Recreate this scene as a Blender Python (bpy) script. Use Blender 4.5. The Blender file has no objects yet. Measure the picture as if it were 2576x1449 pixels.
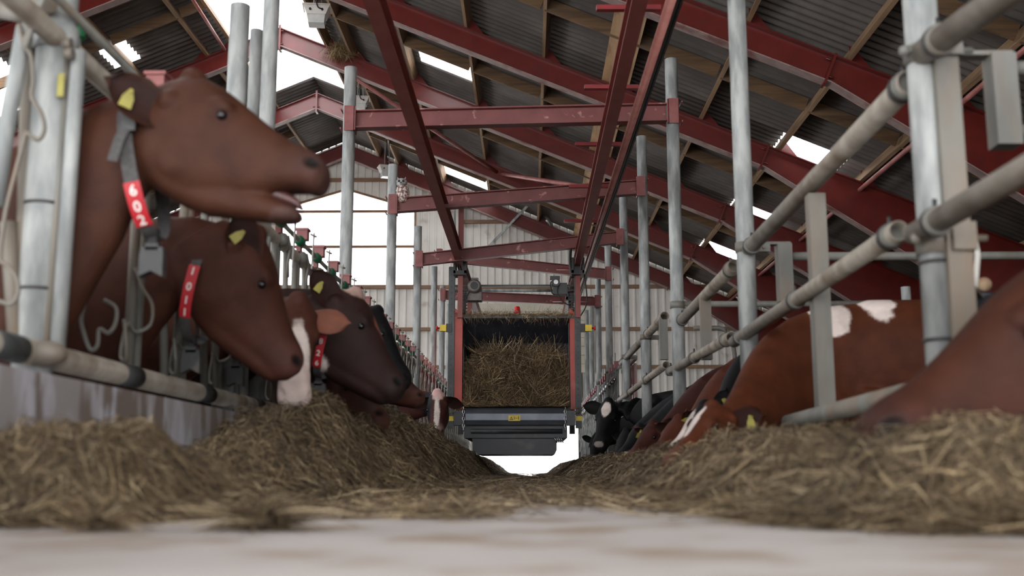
import bpy, math, random
import numpy as np
from mathutils import Vector, Matrix
random.seed(7); RNG = np.random.default_rng(7)
scene = bpy.context.scene
COL = scene.collection

# ------------------------------------------------------------------ camera
FPX = 2700.0; CXP, CYP = 1288.0, 724.5; CAM_H = 0.13
PITCH = math.atan(460.5 / FPX)
YAW = math.asin(44 / math.sqrt(44 ** 2 + 460.5 ** 2 + FPX ** 2))
cam_data = bpy.data.cameras.new('camera')
cam = bpy.data.objects.new('camera', cam_data); COL.objects.link(cam)
cam_data.sensor_width = 36.0
cam_data.lens = FPX / 2576 * 36.0
cam.location = (0, 0, CAM_H)
cam.rotation_euler = (math.pi / 2 + PITCH, 0, YAW)
cam_data.clip_start = 0.05; cam_data.clip_end = 400
cam_data.dof.use_dof = True
cam_data.dof.focus_distance = 14.0
cam_data.dof.aperture_fstop = 2.0
scene.camera = cam

# ------------------------------------------------------------------ view and world
scene.view_settings.view_transform = 'Standard'
scene.view_settings.look = 'None'
scene.view_settings.gamma = 1.0
scene.view_settings.use_curve_mapping = False
scene.view_settings.exposure = 0.33
world = bpy.data.worlds.new('overcast_sky'); scene.world = world
world.use_nodes = True
wn = world.node_tree.nodes['Background']
wn.inputs[0].default_value = (0.97, 0.98, 1.0, 1)
wn.inputs[1].default_value = 5.0
cy = scene.cycles
cy.use_denoising = True
cy.max_bounces = 7; cy.diffuse_bounces = 4; cy.glossy_bounces = 3
cy.transmission_bounces = 5; cy.transparent_max_bounces = 6
cy.caustics_reflective = False; cy.caustics_refractive = False
cy.sample_clamp_indirect = 8.0


def portal(name, loc, rot, sx, sy):
    """sampling portal in a real opening of the building: guides sky light, adds none"""
    l = bpy.data.lights.new(name, 'AREA'); l.shape = 'RECTANGLE'; l.size = sx; l.size_y = sy
    l.cycles.is_portal = True
    o = bpy.data.objects.new(name, l); COL.objects.link(o); o.location = loc; o.rotation_euler = rot
    return o


# ------------------------------------------------------------------ pixel measuring
_c, _s, _cp, _sp = math.cos(YAW), math.sin(YAW), math.cos(PITCH), math.sin(PITCH)
_R = Vector((_c, _s, 0)); _F = Vector((-_s * _cp, _c * _cp, _sp)); _U = Vector((_s * _sp, -_c * _sp, _cp))


def at(px, py, Y=None, X=None, Z=None):
    """the point of the plane Y= / X= / Z= that the photograph shows at a pixel"""
    d = _F + _R * ((px - CXP) / FPX) + _U * ((CYP - py) / FPX)
    if Y is not None: t = Y / d.y
    elif X is not None: t = X / d.x
    else: t = (Z - CAM_H) / d.z
    return Vector((d.x * t, d.y * t, d.z * t + CAM_H))


# ------------------------------------------------------------------ materials
def s2l(c):
    return tuple(((v / 255) / 12.92 if v / 255 <= 0.04045 else ((v / 255 + 0.055) / 1.055) ** 2.4) for v in c)


def nmat(name):
    m = bpy.data.materials.new(name); m.use_nodes = True
    nt = m.node_tree; b = nt.nodes['Principled BSDF']
    return m, nt, b


def mat(name, c1, c2=None, scale=5.0, rough=0.6, metal=0.0, bump=0.0, bscale=None, stretch=(1, 1, 1),
        detail=6.0, lo=0.35, hi=0.65, c3=None, c3scale=1.5, c3lo=0.55, c3hi=0.7, spec=0.5):
    m, nt, b = nmat(name)
    N, L = nt.nodes, nt.links
    b.inputs['Roughness'].default_value = rough; b.inputs['Metallic'].default_value = metal
    b.inputs['Specular IOR Level'].default_value = spec
    if c2 is None:
        b.inputs['Base Color'].default_value = s2l(c1) + (1,)
    tc = N.new('ShaderNodeTexCoord'); mp = N.new('ShaderNodeMapping'); mp.inputs['Scale'].default_value = stretch
    geo = N.new('ShaderNodeNewGeometry')
    L.new(geo.outputs['Position'], mp.inputs[0])
    if c2 is not None:
        nz = N.new('ShaderNodeTexNoise'); nz.inputs['Scale'].default_value = scale; nz.inputs['Detail'].default_value = detail
        L.new(mp.outputs[0], nz.inputs['Vector'])
        cr = N.new('ShaderNodeValToRGB'); cr.color_ramp.elements[0].position = lo; cr.color_ramp.elements[1].position = hi
        cr.color_ramp.elements[0].color = s2l(c1) + (1,); cr.color_ramp.elements[1].color = s2l(c2) + (1,)
        L.new(nz.outputs[0], cr.inputs[0])
        out = cr.outputs[0]
        if c3 is not None:
            n3 = N.new('ShaderNodeTexNoise'); n3.inputs['Scale'].default_value = c3scale; n3.inputs['Detail'].default_value = 5
            L.new(mp.outputs[0], n3.inputs['Vector'])
            mr = N.new('ShaderNodeMapRange'); mr.inputs[1].default_value = c3lo; mr.inputs[2].default_value = c3hi
            L.new(n3.outputs[0], mr.inputs[0])
            mx = N.new('ShaderNodeMix'); mx.data_type = 'RGBA'
            L.new(mr.outputs[0], mx.inputs[0]); L.new(out, mx.inputs[6]); mx.inputs[7].default_value = s2l(c3) + (1,)
            out = mx.outputs[2]
        L.new(out, b.inputs['Base Color'])
    if bump:
        nb = N.new('ShaderNodeTexNoise'); nb.inputs['Scale'].default_value = bscale or scale * 4; nb.inputs['Detail'].default_value = 6
        L.new(mp.outputs[0], nb.inputs['Vector'])
        bp = N.new('ShaderNodeBump'); bp.inputs['Strength'].default_value = bump; bp.inputs['Distance'].default_value = 0.01
        L.new(nb.outputs[0], bp.inputs['Height']); L.new(bp.outputs[0], b.inputs['Normal'])
    return m


PALERED = mat('pale_red_flange', (128, 106, 102), (150, 128, 122), 5, 0.6, c3=(110, 66, 62), c3scale=3)  # paler greyish red, only on the lower rafter flanges
RED = mat('red_primer_steel', (92, 23, 17), (104, 32, 25), 4, 0.36, 0.0, 0.05, 30, lo=0.3, hi=0.7, c3=(86, 32, 28), c3scale=7, c3lo=0.55, c3hi=0.75, spec=0.65)
BEAMRED = mat('aged_red_steel', (104, 48, 46), (116, 58, 54), 6, 0.5, 0.0, 0.05, 40, c3=(172, 120, 112), c3scale=9, c3lo=0.64, c3hi=0.7)
BROWNRED = mat('runway_brown_steel', (124, 54, 46), (134, 66, 58), 5, 0.5, 0.0, 0.05, 30)
PINKRED = mat('faded_red_pipe', (168, 108, 102), (146, 86, 80), 6, 0.45)
BRIGHTRED = mat('signal_red_paint', (134, 26, 30), (116, 22, 26), 8, 0.4)
GALV = mat('galvanised_steel', (132, 135, 134), (166, 168, 165), 16, 0.66, 0.05, 0.03, 60, (1, 1, 0.25), lo=.4, hi=.6, spec=.3, c3=(92, 93, 92), c3scale=5, c3lo=0.52, c3hi=0.68)
GALVD = mat('dirty_galvanised_steel', (98, 97, 91), (118, 116, 109), 9, 0.6, 0.1, 0.05, 60, (1, 1, 0.3), c3=(116, 98, 80), c3scale=4, c3lo=0.5, c3hi=0.75)
RAIL = mat('worn_rail_steel', (122, 114, 102), (142, 134, 124), 12, 0.55, 0.1, 0.04, 60, c3=(98, 84, 70), c3scale=5, c3lo=0.5, c3hi=0.7)
DARKMETAL = mat('black_rubber_and_clamp', (30, 28, 28), (48, 44, 42), 10, 0.5)
TIMBER = mat('purlin_timber', (150, 122, 92), (122, 96, 70), 3, 0.75, 0, 0.1, 40, (6, 0.5, 6), lo=0.3, hi=0.7, c3=(96, 74, 54), c3scale=1.2, c3lo=0.5, c3hi=0.7)
TIMBER2 = mat('batten_timber', (126, 98, 70), (96, 74, 52), 3, 0.8, 0, 0.1, 40, (0.6, 4, 6), lo=0.3, hi=0.7, c3=(80, 62, 46), c3scale=1.4, c3lo=0.5, c3hi=0.7)
PLY = mat('plywood_board', (196, 160, 120), (166, 132, 98), 2, 0.7, 0, 0.05, 30, (4, 0.8, 4), c3=(118, 90, 66), c3scale=1.0)
SHEET = mat('fibre_cement_sheet', (106, 100, 95), (88, 83, 79), 2.5, 0.85, 0, 0.1, 40, c3=(84, 76, 72), c3scale=0.8, c3lo=0.45, c3hi=0.7)
CLAD = mat('cream_metal_cladding', (232, 228, 220), (220, 216, 208), 1.5, 0.45, 0.0, c3=(190, 180, 168), c3scale=3, c3lo=0.6, c3hi=0.75)
GIRT = mat('girt_timber', (150, 120, 95), (128, 100, 80), 4, 0.8, 0, 0.1, 40, (0.6, 4, 6))
CREAM = mat('cream_painted_boards', (214, 208, 190), (200, 194, 176), 3, 0.5)
CONC = mat('feed_alley_concrete', (176, 169, 164), (158, 150, 145), 1.6, 0.7, 0, 0.12, 40, c3=(140, 122, 102), c3scale=3.2, c3lo=0.5, c3hi=0.66)
CURBM = mat('stained_concrete_kerb', (186, 184, 192), (150, 144, 142), 5, 0.8, 0, 0.15, 50, (1, 1, 0.35), lo=.42, hi=.56, c3=(118, 106, 98), c3scale=6, c3lo=0.54, c3hi=0.62)
DARKFLOOR = mat('dung_alley_concrete', (70, 58, 46), (52, 42, 34), 3, 0.7, 0, 0.2, 30)
YARD = mat('outside_concrete_yard', (225, 222, 215), (210, 206, 200), 1, 0.8)
WHITEPL = mat('lamp_housing_plastic', (205, 200, 192), (190, 184, 176), 8, 0.4)
BLACK = mat('black_painted_steel', (26, 27, 32), (40, 42, 48), 4, 0.4, 0.1, c3=(62, 58, 54), c3scale=5, c3lo=0.58, c3hi=0.75)
GREYST = mat('dark_grey_steel', (56, 58, 58), (70, 72, 72), 4, 0.5, 0.1, c3=(100, 98, 94), c3scale=8, c3lo=0.6, c3hi=0.8)
ROLLER = mat('grey_roller_steel', (92, 96, 106), (110, 114, 122), 4, 0.38, 0.3)
BOXRED = mat('wagon_red_paint', (178, 50, 24), (160, 42, 22), 3, 0.42, c3=(190, 84, 60), c3scale=4, c3lo=0.6, c3hi=0.75)
YELLOW = mat('yellow_plastic', (226, 196, 40), (212, 180, 30), 8, 0.45)
TAGY = mat('ear_tag_yellow', (152, 143, 62), (136, 127, 54), 20, 0.5)
GREEN = mat('green_plastic_sleeve', (22, 104, 66), (30, 84, 58), 10, 0.45)
LATCHRED = mat('red_latch_plastic', (136, 76, 72), (118, 60, 58), 10, 0.5)
STRAP = mat('grey_nylon_strap', (58, 55, 55), (74, 71, 70), 60, 0.8)
STRAPB = mat('black_nylon_strap', (26, 24, 26), (36, 34, 36), 60, 0.8)
TRANSP = mat('grey_transponder_plastic', (52, 51, 51), (42, 41, 41), 14, 0.6, c3=(82, 78, 74), c3scale=16)
PLATE = mat('red_number_plate', (182, 34, 44), (166, 28, 38), 12, 0.5)
WHITE = mat('white_digits', (226, 214, 208), None, rough=0.5)
EYE = mat('cow_eye', (14, 10, 12), None, rough=0.12)
TONGUE = mat('cow_tongue', (78, 46, 44), (62, 38, 36), 30, 0.4)
MOTOR = mat('motor_grey_casting', (112, 104, 100), (88, 82, 80), 12, 0.5, 0.3)
CABLE = mat('black_cable', (24, 24, 26), None, rough=0.5)
NEST = mat('dry_nest_straw', (150, 128, 92), (110, 90, 62), 40, 0.9)
OWLM = mat('speckled_owl_body', (214, 196, 186), (112, 88, 84), 42, 0.8, lo=0.46, hi=0.54)
OWLH = mat('owl_head_grey', (90, 88, 88), (190, 186, 184), 24, 0.7)
BEACON = mat('beacon_red', (190, 24, 28), None, rough=0.3)
CHROME = mat('bright_steel_fitting', (196, 196, 196), (160, 160, 160), 10, 0.25, 0.9)


def translucent(name, col, t=0.94):
    m, nt, b = nmat(name); N, L = nt.nodes, nt.links
    tr = N.new('ShaderNodeBsdfTranslucent'); tr.inputs[0].default_value = col + (1,)
    tp = N.new('ShaderNodeBsdfTransparent'); tp.inputs[0].default_value = col + (1,)
    b.inputs['Base Color'].default_value = col + (1,); b.inputs['Roughness'].default_value = 0.4
    mx = N.new('ShaderNodeMixShader'); mx.inputs[0].default_value = 0.5
    L.new(tr.outputs[0], mx.inputs[1]); L.new(tp.outputs[0], mx.inputs[2])
    m2 = N.new('ShaderNodeMixShader'); m2.inputs[0].default_value = t
    L.new(b.outputs[0], m2.inputs[1]); L.new(mx.outputs[0], m2.inputs[2])
    L.new(m2.outputs[0], N['Material Output'].inputs[0])
    return m


SKYL = translucent('translucent_roof_sheet', (0.95, 0.96, 0.97))


def hay_material(g_=1.0):
    m, nt, b = nmat('dry_hay'); N, L = nt.nodes, nt.links
    g = N.new('ShaderNodeNewGeometry')
    cr = N.new('ShaderNodeValToRGB'); e = cr.color_ramp.elements
    e[0].position = 0; e[0].color = s2l((56, 44, 32)) + (1,)
    e[1].position = 1; e[1].color = s2l((176, 158, 126)) + (1,)
    for p, c in ((0.3, (86, 70, 50)), (0.6, (108, 90, 66)), (0.85, (138, 118, 88))):
        k = e.new(p); k.color = s2l(c) + (1,)
    L.new(g.outputs['Random Per Island'], cr.inputs[0])
    nz = N.new('ShaderNodeTexNoise'); nz.inputs['Scale'].default_value = 3.0; L.new(g.outputs['Position'], nz.inputs['Vector'])
    mr = N.new('ShaderNodeMapRange'); mr.inputs[1].default_value = 0.3; mr.inputs[2].default_value = 0.7; mr.inputs[3].default_value = 0.7 * g_; mr.inputs[4].default_value = 1.2 * g_
    L.new(nz.outputs[0], mr.inputs[0])
    mu = N.new('ShaderNodeVectorMath'); mu.operation = 'SCALE'; L.new(cr.outputs[0], mu.inputs[0]); L.new(mr.outputs[0], mu.inputs['Scale'])
    L.new(mu.outputs[0], b.inputs['Base Color'])
    b.inputs['Roughness'].default_value = 0.7
    return m


HAY = hay_material(); HAYW = hay_material(1.75)
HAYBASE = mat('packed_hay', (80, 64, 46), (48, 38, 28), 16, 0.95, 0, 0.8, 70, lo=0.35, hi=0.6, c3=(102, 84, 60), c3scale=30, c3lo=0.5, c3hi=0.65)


def coat_material():
    m, nt, b = nmat('cow_coat'); N, L = nt.nodes, nt.links
    a = N.new('ShaderNodeVertexColor'); a.layer_name = 'coat'
    g = N.new('ShaderNodeTexCoord')
    nz = N.new('ShaderNodeTexNoise'); nz.inputs['Scale'].default_value = 9; nz.inputs['Detail'].default_value = 8
    L.new(g.outputs['Object'], nz.inputs['Vector'])
    mr = N.new('ShaderNodeMapRange'); mr.inputs[1].default_value = 0.25; mr.inputs[2].default_value = 0.75; mr.inputs[3].default_value = 0.72; mr.inputs[4].default_value = 1.3
    L.new(nz.outputs[0], mr.inputs[0])
    mu = N.new('ShaderNodeVectorMath'); mu.operation = 'SCALE'; L.new(a.outputs[0], mu.inputs[0]); L.new(mr.outputs[0], mu.inputs['Scale'])
    L.new(mu.outputs[0], b.inputs['Base Color'])
    b.inputs['Roughness'].default_value = 0.62
    b.inputs['Specular IOR Level'].default_value = 0.16
    b.inputs['Sheen Weight'].default_value = 0.0; b.inputs['Sheen Roughness'].default_value = 0.5
    n2 = N.new('ShaderNodeTexNoise'); n2.inputs['Scale'].default_value = 120; n2.inputs['Detail'].default_value = 4
    mp = N.new('ShaderNodeMapping'); mp.inputs['Scale'].default_value = (0.35, 1, 1)
    L.new(g.outputs['Object'], mp.inputs[0]); L.new(mp.outputs[0], n2.inputs['Vector'])
    bp = N.new('ShaderNodeBump'); bp.inputs['Strength'].default_value = 0.35; bp.inputs['Distance'].default_value = 0.006
    L.new(n2.outputs[0], bp.inputs['Height']); L.new(bp.outputs[0], b.inputs['Normal'])
    return m


COAT = coat_material()


# ------------------------------------------------------------------ mesh builder
def frame_of(d, up=(0, 0, 1)):
    d = Vector(d).normalized(); up = Vector(up)
    if abs(d.dot(up)) > 0.98: up = Vector((0, 1, 0)) if abs(d.y) < 0.9 else Vector((1, 0, 0))
    s = d.cross(up).normalized(); u = s.cross(d).normalized()
    return d, s, u


class MB:
    def __init__(self):
        self.v = []; self.f = []; self.m = []; self.s = []

    def add(self, vs, fs, mi=0, smooth=False):
        o = len(self.v); self.v += [Vector(p) for p in vs]
        for f in fs: self.f.append(tuple(i + o for i in f)); self.m.append(mi); self.s.append(smooth)
        return self

    def box(self, c, size, ax=None, mi=0):
        c = Vector(c); x, y, z = (Vector(a) for a in (ax or ((1, 0, 0), (0, 1, 0), (0, 0, 1))))
        sx, sy, sz = (k / 2 for k in size)
        vs = [c + x * sx * i + y * sy * j + z * sz * k for i in (-1, 1) for j in (-1, 1) for k in (-1, 1)]
        return self.add(vs, [(0, 1, 3, 2), (4, 6, 7, 5), (0, 4, 5, 1), (2, 3, 7, 6), (0, 2, 6, 4), (1, 5, 7, 3)], mi)

    def bbox(self, a, b, mi=0):
        a, b = Vector(a), Vector(b)
        return self.box((a + b) / 2, [abs(k) for k in (b - a)], None, mi)

    def bar(self, p0, p1, w, h, up=(0, 0, 1), mi=0):
        p0, p1 = Vector(p0), Vector(p1); d, s, u = frame_of(p1 - p0, up)
        return self.box((p0 + p1) / 2, ((p1 - p0).length, w, h), (d, s, u), mi)

    def ibeam(self, p0, p1, w, h, tf=0.014, tw=0.01, up=(0, 0, 1), mi=0):
        p0, p1 = Vector(p0), Vector(p1); d, s, u = frame_of(p1 - p0, up)
        self.bar(p0, p1, tw, h - 2 * tf, up, mi)
        for k in (-1, 1): self.bar(p0 + u * k * (h / 2 - tf / 2), p1 + u * k * (h / 2 - tf / 2), w, tf, up, mi)
        return self

    def tube(self, pts, r, n=12, mi=0, cap=True, up=(0, 0, 1), squash=1.0, smooth=True):
        pts = [Vector(p) for p in pts]
        rs = r if isinstance(r, (list, tuple)) else [r] * len(pts)
        vs, fs = [], []; prev = None
        for i, p in enumerate(pts):
            a = pts[max(i - 1, 0)]; b = pts[min(i + 1, len(pts) - 1)]
            d, s, u = frame_of(b - a, up)
            if prev is not None:
                s = (prev - d * prev.dot(d)).normalized(); u = s.cross(d).normalized()
            prev = s
            for k in range(n):
                t = 2 * math.pi * k / n
                vs.append(p + s * math.cos(t) * rs[i] + u * math.sin(t) * rs[i] * squash)
        for i in range(len(pts) - 1):
            for k in range(n):
                k2 = (k + 1) % n
                fs.append((i * n + k, i * n + k2, (i + 1) * n + k2, (i + 1) * n + k))
        self.add(vs, fs, mi, smooth)
        if cap:
            o = len(self.v) - len(vs)
            self.f.append(tuple(o + k for k in reversed(range(n)))); self.m.append(mi); self.s.append(False)
            self.f.append(tuple(o + (len(pts) - 1) * n + k for k in range(n))); self.m.append(mi); self.s.append(False)
        return self

    def pipe(self, p0, p1, r, wall=0.006, n=20, mi=0, mi_in=0):
        """open ended hollow pipe"""
        p0, p1 = Vector(p0), Vector(p1); d, s, u = frame_of(p1 - p0)
        vs = []
        for p, rr in ((p0, r), (p1, r), (p1, r - wall), (p0, r - wall)):
            for k in range(n):
                t = 2 * math.pi * k / n; vs.append(p + (s * math.cos(t) + u * math.sin(t)) * rr)
        fo, fi = [], []
        for j in range(4):
            for k in range(n):
                k2 = (k + 1) % n; j2 = (j + 1) % 4
                fo.append((j * n + k, j * n + k2, j2 * n + k2, j2 * n + k))
        return self.add(vs, fo, mi, True)

    def ball(self, c, r, n=12, mi=0, ax=None, sc=(1, 1, 1)):
        c = Vector(c); x, y, z = (Vector(a) for a in (ax or ((1, 0, 0), (0, 1, 0), (0, 0, 1))))
        vs, fs = [], []; m = n // 2 + 1
        for i in range(m + 1):
            ph = math.pi * i / m
            for k in range(n):
                t = 2 * math.pi * k / n
                vs.append(c + r * (x * sc[0] * math.sin(ph) * math.cos(t) + y * sc[1] * math.sin(ph) * math.sin(t) + z * sc[2] * math.cos(ph)))
        for i in range(m):
            for k in range(n):
                k2 = (k + 1) % n; fs.append((i * n + k, (i + 1) * n + k, (i + 1) * n + k2, i * n + k2))
        return self.add(vs, fs, mi, True)

    def prism(self, poly, ext, mi=0):
        """polygon (list of 3d points) extruded by vector ext"""
        poly = [Vector(p) for p in poly]; n = len(poly); e = Vector(ext)
        vs = poly + [p + e for p in poly]
        fs = [tuple(reversed(range(n))), tuple(range(n, 2 * n))] + [(i, (i + 1) % n, (i + 1) % n + n, i + n) for i in range(n)]
        return self.add(vs, fs, mi)

    def build(self, name, mats, parent=None, origin=None, **tags):
        me = bpy.data.meshes.new(name)
        o = bpy.data.objects.new(name, me); COL.objects.link(o)
        if parent is not None:
            o.parent = parent
            M = Matrix.Identity(4); q = parent
            while q is not None: M = q.matrix_basis @ M; q = q.parent
            Mi = M.inverted(); vs = [Mi @ p for p in self.v]
        else:
            if origin is None:
                a = np.array(self.v); lo, hi = a.min(0), a.max(0)
                origin = ((lo[0] + hi[0]) / 2, (lo[1] + hi[1]) / 2, lo[2])
            o.location = origin; og = Vector(origin); vs = [p - og for p in self.v]
        me.from_pydata([tuple(p) for p in vs], [], self.f)
        for m in (mats if isinstance(mats, (list, tuple)) else [mats]): me.materials.append(m)
        me.polygons.foreach_set('material_index', self.m)
        me.polygons.foreach_set('use_smooth', self.s)
        me.update()
        for k, v in tags.items(): o[k] = v
        return o


def thing(name, label, cat, loc=(0, 0, 0), group=None, rz=0):
    o = bpy.data.objects.new(name, None); COL.objects.link(o); o.location = loc; o.rotation_euler = (0, 0, rz)
    o.empty_display_size = 0.2
    o['label'] = label; o['category'] = cat
    if group: o['group'] = group
    return o


def tag(o, label, cat, group=None, kind=None):
    o['label'] = label; o['category'] = cat
    if group: o['group'] = group
    if kind: o['kind'] = kind
    return o


def children(o): return [c for c in bpy.data.objects if c.parent == o]


def dup(root, loc, label, rz=None):
    r = root.copy(); COL.objects.link(r); r.location = loc; r['label'] = label
    if rz is not None: r.rotation_euler = (0, 0, rz)
    for ch in KIDS.get(root.name, None) or KIDS.setdefault(root.name, [(c, children(c)) for c in children(root)]):
        c = ch[0].copy(); COL.objects.link(c); c.parent = r
        for g in ch[1]:
            d = g.copy(); COL.objects.link(d); d.parent = c
    return r


KIDS = {}
ORD = ['first', 'second', 'third', 'fourth', 'fifth', 'sixth', 'seventh', 'eighth', 'ninth', 'tenth', 'eleventh', 'twelfth',
       'thirteenth', 'fourteenth', 'fifteenth', 'sixteenth', 'seventeenth', 'eighteenth', 'nineteenth', 'twentieth']


def ordn(i):
    if i < 20: return ORD[i]
    t = {2: 'twenty', 3: 'thirty', 4: 'forty', 5: 'fifty'}
    n = i + 1
    if n % 10 == 0: return {2: 'twentieth', 3: 'thirtieth', 4: 'fortieth', 5: 'fiftieth'}[n // 10]
    return t[n // 10] + '-' + ORD[n % 10 - 1]


# ================================================================== building shell
RX = -5.016            # ridge
KS = 0.418             # roof slope
EAVE = 13.9            # half width
YF, YB = -2.5, 28.7    # near and far gable
FLOORC = -0.30         # floor of the cow alleys


def zr(x, off=0.0): return 8.78 + off - KS * abs(x - RX)


# floors
MB().bbox((-1.62, YF, -0.5), (1.42, YB + 0.1, 0.0)).build('floor', CONC, kind='structure')
MB().bbox((RX - EAVE, YF, -0.6), (-1.62, YB, FLOORC)).build('floor_left', DARKFLOOR, kind='structure')
MB().bbox((1.42, YF, -0.6), (RX + EAVE, YB, FLOORC)).build('floor_right', DARKFLOOR, kind='structure')
MB().bbox((-60, YB + 0.1, -0.4), (60, 120, -0.05)).build('yard_ground', YARD, kind='structure')
# kerbs under the feed barriers
k = MB().bbox((-1.74, YF, 0.0), (-1.43, YB - 0.2, 0.415))
k.build('trim_1', CURBM, kind='structure')
MB().bbox((1.22, YF, 0.0), (1.44, YB - 0.2, 0.22)).build('trim_2', CURBM, kind='structure')

# roof sheets: real corrugations running down the slope, holes for the skylights
SKYR = [(-2.08, -1.05, 18.8, 19.8), (4.05, 5.05, 16.35, 17.35), (4.05, 5.05, 20.6, 21.6), (4.05, 5.05, 24.3, 25.3),
        (-2.4, -1.1, 26.9, 27.9), (-2.08, -1.05, 11.0, 12.0)]
SKYLF_WITH_FILL = [(-8.1, -7.6, 18.9, 19.9), (-13.2, -11.2, 5.8, 8.6), (-13.2, -11.2, 9.6, 12.4), (-13.2, -11.2, 13.4, 16.2), (-13.2, -11.2, 17.2, 20), (-13.2, -11.2, 21, 23.8), (-13.2, -11.2, 24.8, 27.6)] + [(-16.5, -14, 1.8 + 3.8 * k, 4.8 + 3.8 * k) for k in range(7)] + [(-10.9, -9.4, 14.0, 16.2), (-10.9, -9.4, 17.2, 20), (-10.9, -9.4, 21, 23.8)]  # all but the first are unseen panes added to brighten the far end
OFF = 0.43
RSK = 0.78; RSKL = 1.05; RSK_END = 23.8


def roof_side(sgn, sky, name):
    rk = RSK if sgn > 0 else RSKL
    xs = {RX, RX + sgn * rk, RX + sgn * EAVE}
    for a in sky: xs |= {a[0], a[1]}
    xs = sorted(xs)
    holes = list(sky) + [tuple(sorted((RX, RX + sgn * rk))) + (-1.0, RSK_END)]
    st = 0.0292; ny = int((YB - YF) / st) + 1
    ys = [YF + i * st for i in range(ny)]
    mb = MB(); vs = []; fs = []
    for x in xs:
        for i, y in enumerate(ys):
            vs.append((x, y, zr(x, OFF) + 0.026 * math.cos(2 * math.pi * y / 0.175)))
    for a in range(len(xs) - 1):
        xm = (xs[a] + xs[a + 1]) / 2
        for i in range(ny - 1):
            ym = ys[i] + st / 2
            if any(h[0] < xm < h[1] and h[2] < ym < h[3] for h in holes): continue
            fs.append((a * ny + i, (a + 1) * ny + i, (a + 1) * ny + i + 1, a * ny + i + 1))
    mb.add(vs, fs, 0, True)
    o = mb.build(name, SHEET, origin=(RX, 0, 8), kind='structure')
    md = o.modifiers.new('thickness', 'SOLIDIFY'); md.thickness = 0.008; md.offset = 1
    return o


roof_side(1, SKYR, 'ceiling'); roof_side(-1, SKYLF_WITH_FILL, 'ceiling_left')
wi = 3
for h in SKYR + SKYLF_WITH_FILL:
    mb = MB(); ys = np.arange(h[2] - 0.03, h[3] + 0.06, 0.03); vs = []
    for x in h[:2]: vs += [(x, y, zr(x, OFF) + 0.026 * math.cos(2 * math.pi * y / 0.175)) for y in ys]
    n = len(ys); mb.add(vs, [(i, n + i, n + i + 1, i + 1) for i in range(n - 1)], 0, True)
    mb.build('window_%d' % wi, SKYL, kind='structure'); wi += 1  # left slope panes include the unseen ones added for light
# ridge skylight: two long translucent strips with overlapping sheets
for sgn in (-1, 1):
    mb = MB()
    y = -1.0
    while y < RSK_END:
        y2 = min(y + 1.15, RSK_END)
        a, b = RX, RX + sgn * (RSK if sgn > 0 else RSKL)
        mb.prism([(a, y, zr(a, OFF + .01)), (b, y, zr(b, OFF + .01)), (b, y2, zr(b, OFF)), (a, y2, zr(a, OFF))], (0, 0, 0.006))
        y = y2 - 0.04 if y2 < RSK_END else y2
    mb.build('window_%d' % wi, SKYL, kind='structure'); wi += 1


# gable walls with vertical ribs
def ribbed(name, Y, z_of, x0, x1, holes, rib=0.2, kindmat=CLAD, face=-1):
    """vertical trapezoid cladding in the plane Y; holes: (x0,x1,zlo(x),zhi(x))"""
    mb = MB(); x = x0
    xs = []
    while x < x1 - 1e-6:
        xs += [(x, 0), (x + 0.13, 0), (x + 0.145, 0.028), (x + 0.185, 0.028)]
        x += rib
    cuts = sorted({h[0] for h in holes} | {h[1] for h in holes})
    pts = []
    for q in xs:
        pts.append(q)
    for c in cuts:
        pts.append((c, 0.0))
    pts = sorted(p for p in pts if x0 <= p[0] <= x1) + [(x1, 0)]
    for (xa, da), (xb, db) in zip(pts, pts[1:]):
        if xb - xa < 1e-5: continue
        xm = (xa + xb) / 2
        hs = sorted([h for h in holes if h[0] <= xm <= h[1]], key=lambda h: h[2](xm))
        lo = lambda x: FLOORC
        segs = []
        for h in hs:
            segs.append((lo, h[2])); lo = h[3]
        segs.append((lo, z_of))
        for l, u in segs:
            if u(xm) - l(xm) < 0.01: continue
            mb.add([(xa, Y + face * da, l(xa)), (xb, Y + face * db, l(xb)), (xb, Y + face * db, u(xb)), (xa, Y + face * da, u(xa))], [(0, 1, 2, 3)])
    o = mb.build(name, kindmat, origin=(RX, Y, 0), kind='structure')
    md = o.modifiers.new('thickness', 'SOLIDIFY'); md.thickness = 0.012
    return o


WX0, WX1, WSILL = -6.93, -3.12, 5.09
wtop = lambda x: min(7.80 - 0.32 * abs(x - (-5.02)), 7.45 + 9 * 0)
wtop2 = lambda x: 7.80 - 0.30 * abs(x + 5.02)
DX0, DX1 = -1.40, 1.29
ribbed('wall_back', YB, lambda x: zr(x, OFF), RX - EAVE, RX + EAVE,
       [(WX0, WX1, lambda x: WSILL, wtop2), (DX0, DX1, lambda x: -0.05, lambda x: 2.6)])
# far gable window
w = bpy.data.objects.new('window_1', None); COL.objects.link(w); w.location = (-5.02, YB, WSILL); w['kind'] = 'structure'
MB().prism([(WX0, YB + 0.05, WSILL), (WX1, YB + 0.05, WSILL), (WX1, YB + 0.05, wtop2(WX1)), (-5.02, YB + 0.05, 7.80), (WX0, YB + 0.05, wtop2(WX0))], (0, 0.006, 0)).build('window_pane', SKYL, w)
mb = MB()
P = [(WX0, YB, WSILL), (WX1, YB, WSILL), (WX1, YB, wtop2(WX1)), (-5.02, YB, 7.80), (WX0, YB, wtop2(WX0))]
for a, b in zip(P, P[1:] + P[:1]): mb.bar(a, b, 0.06, 0.06)
for z in (6.18, 7.17): mb.bar((WX0, YB - 0.01, z), (WX1, YB - 0.01, z), 0.06, 0.07)
mb.build('window_frame', GIRT, w)
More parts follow.
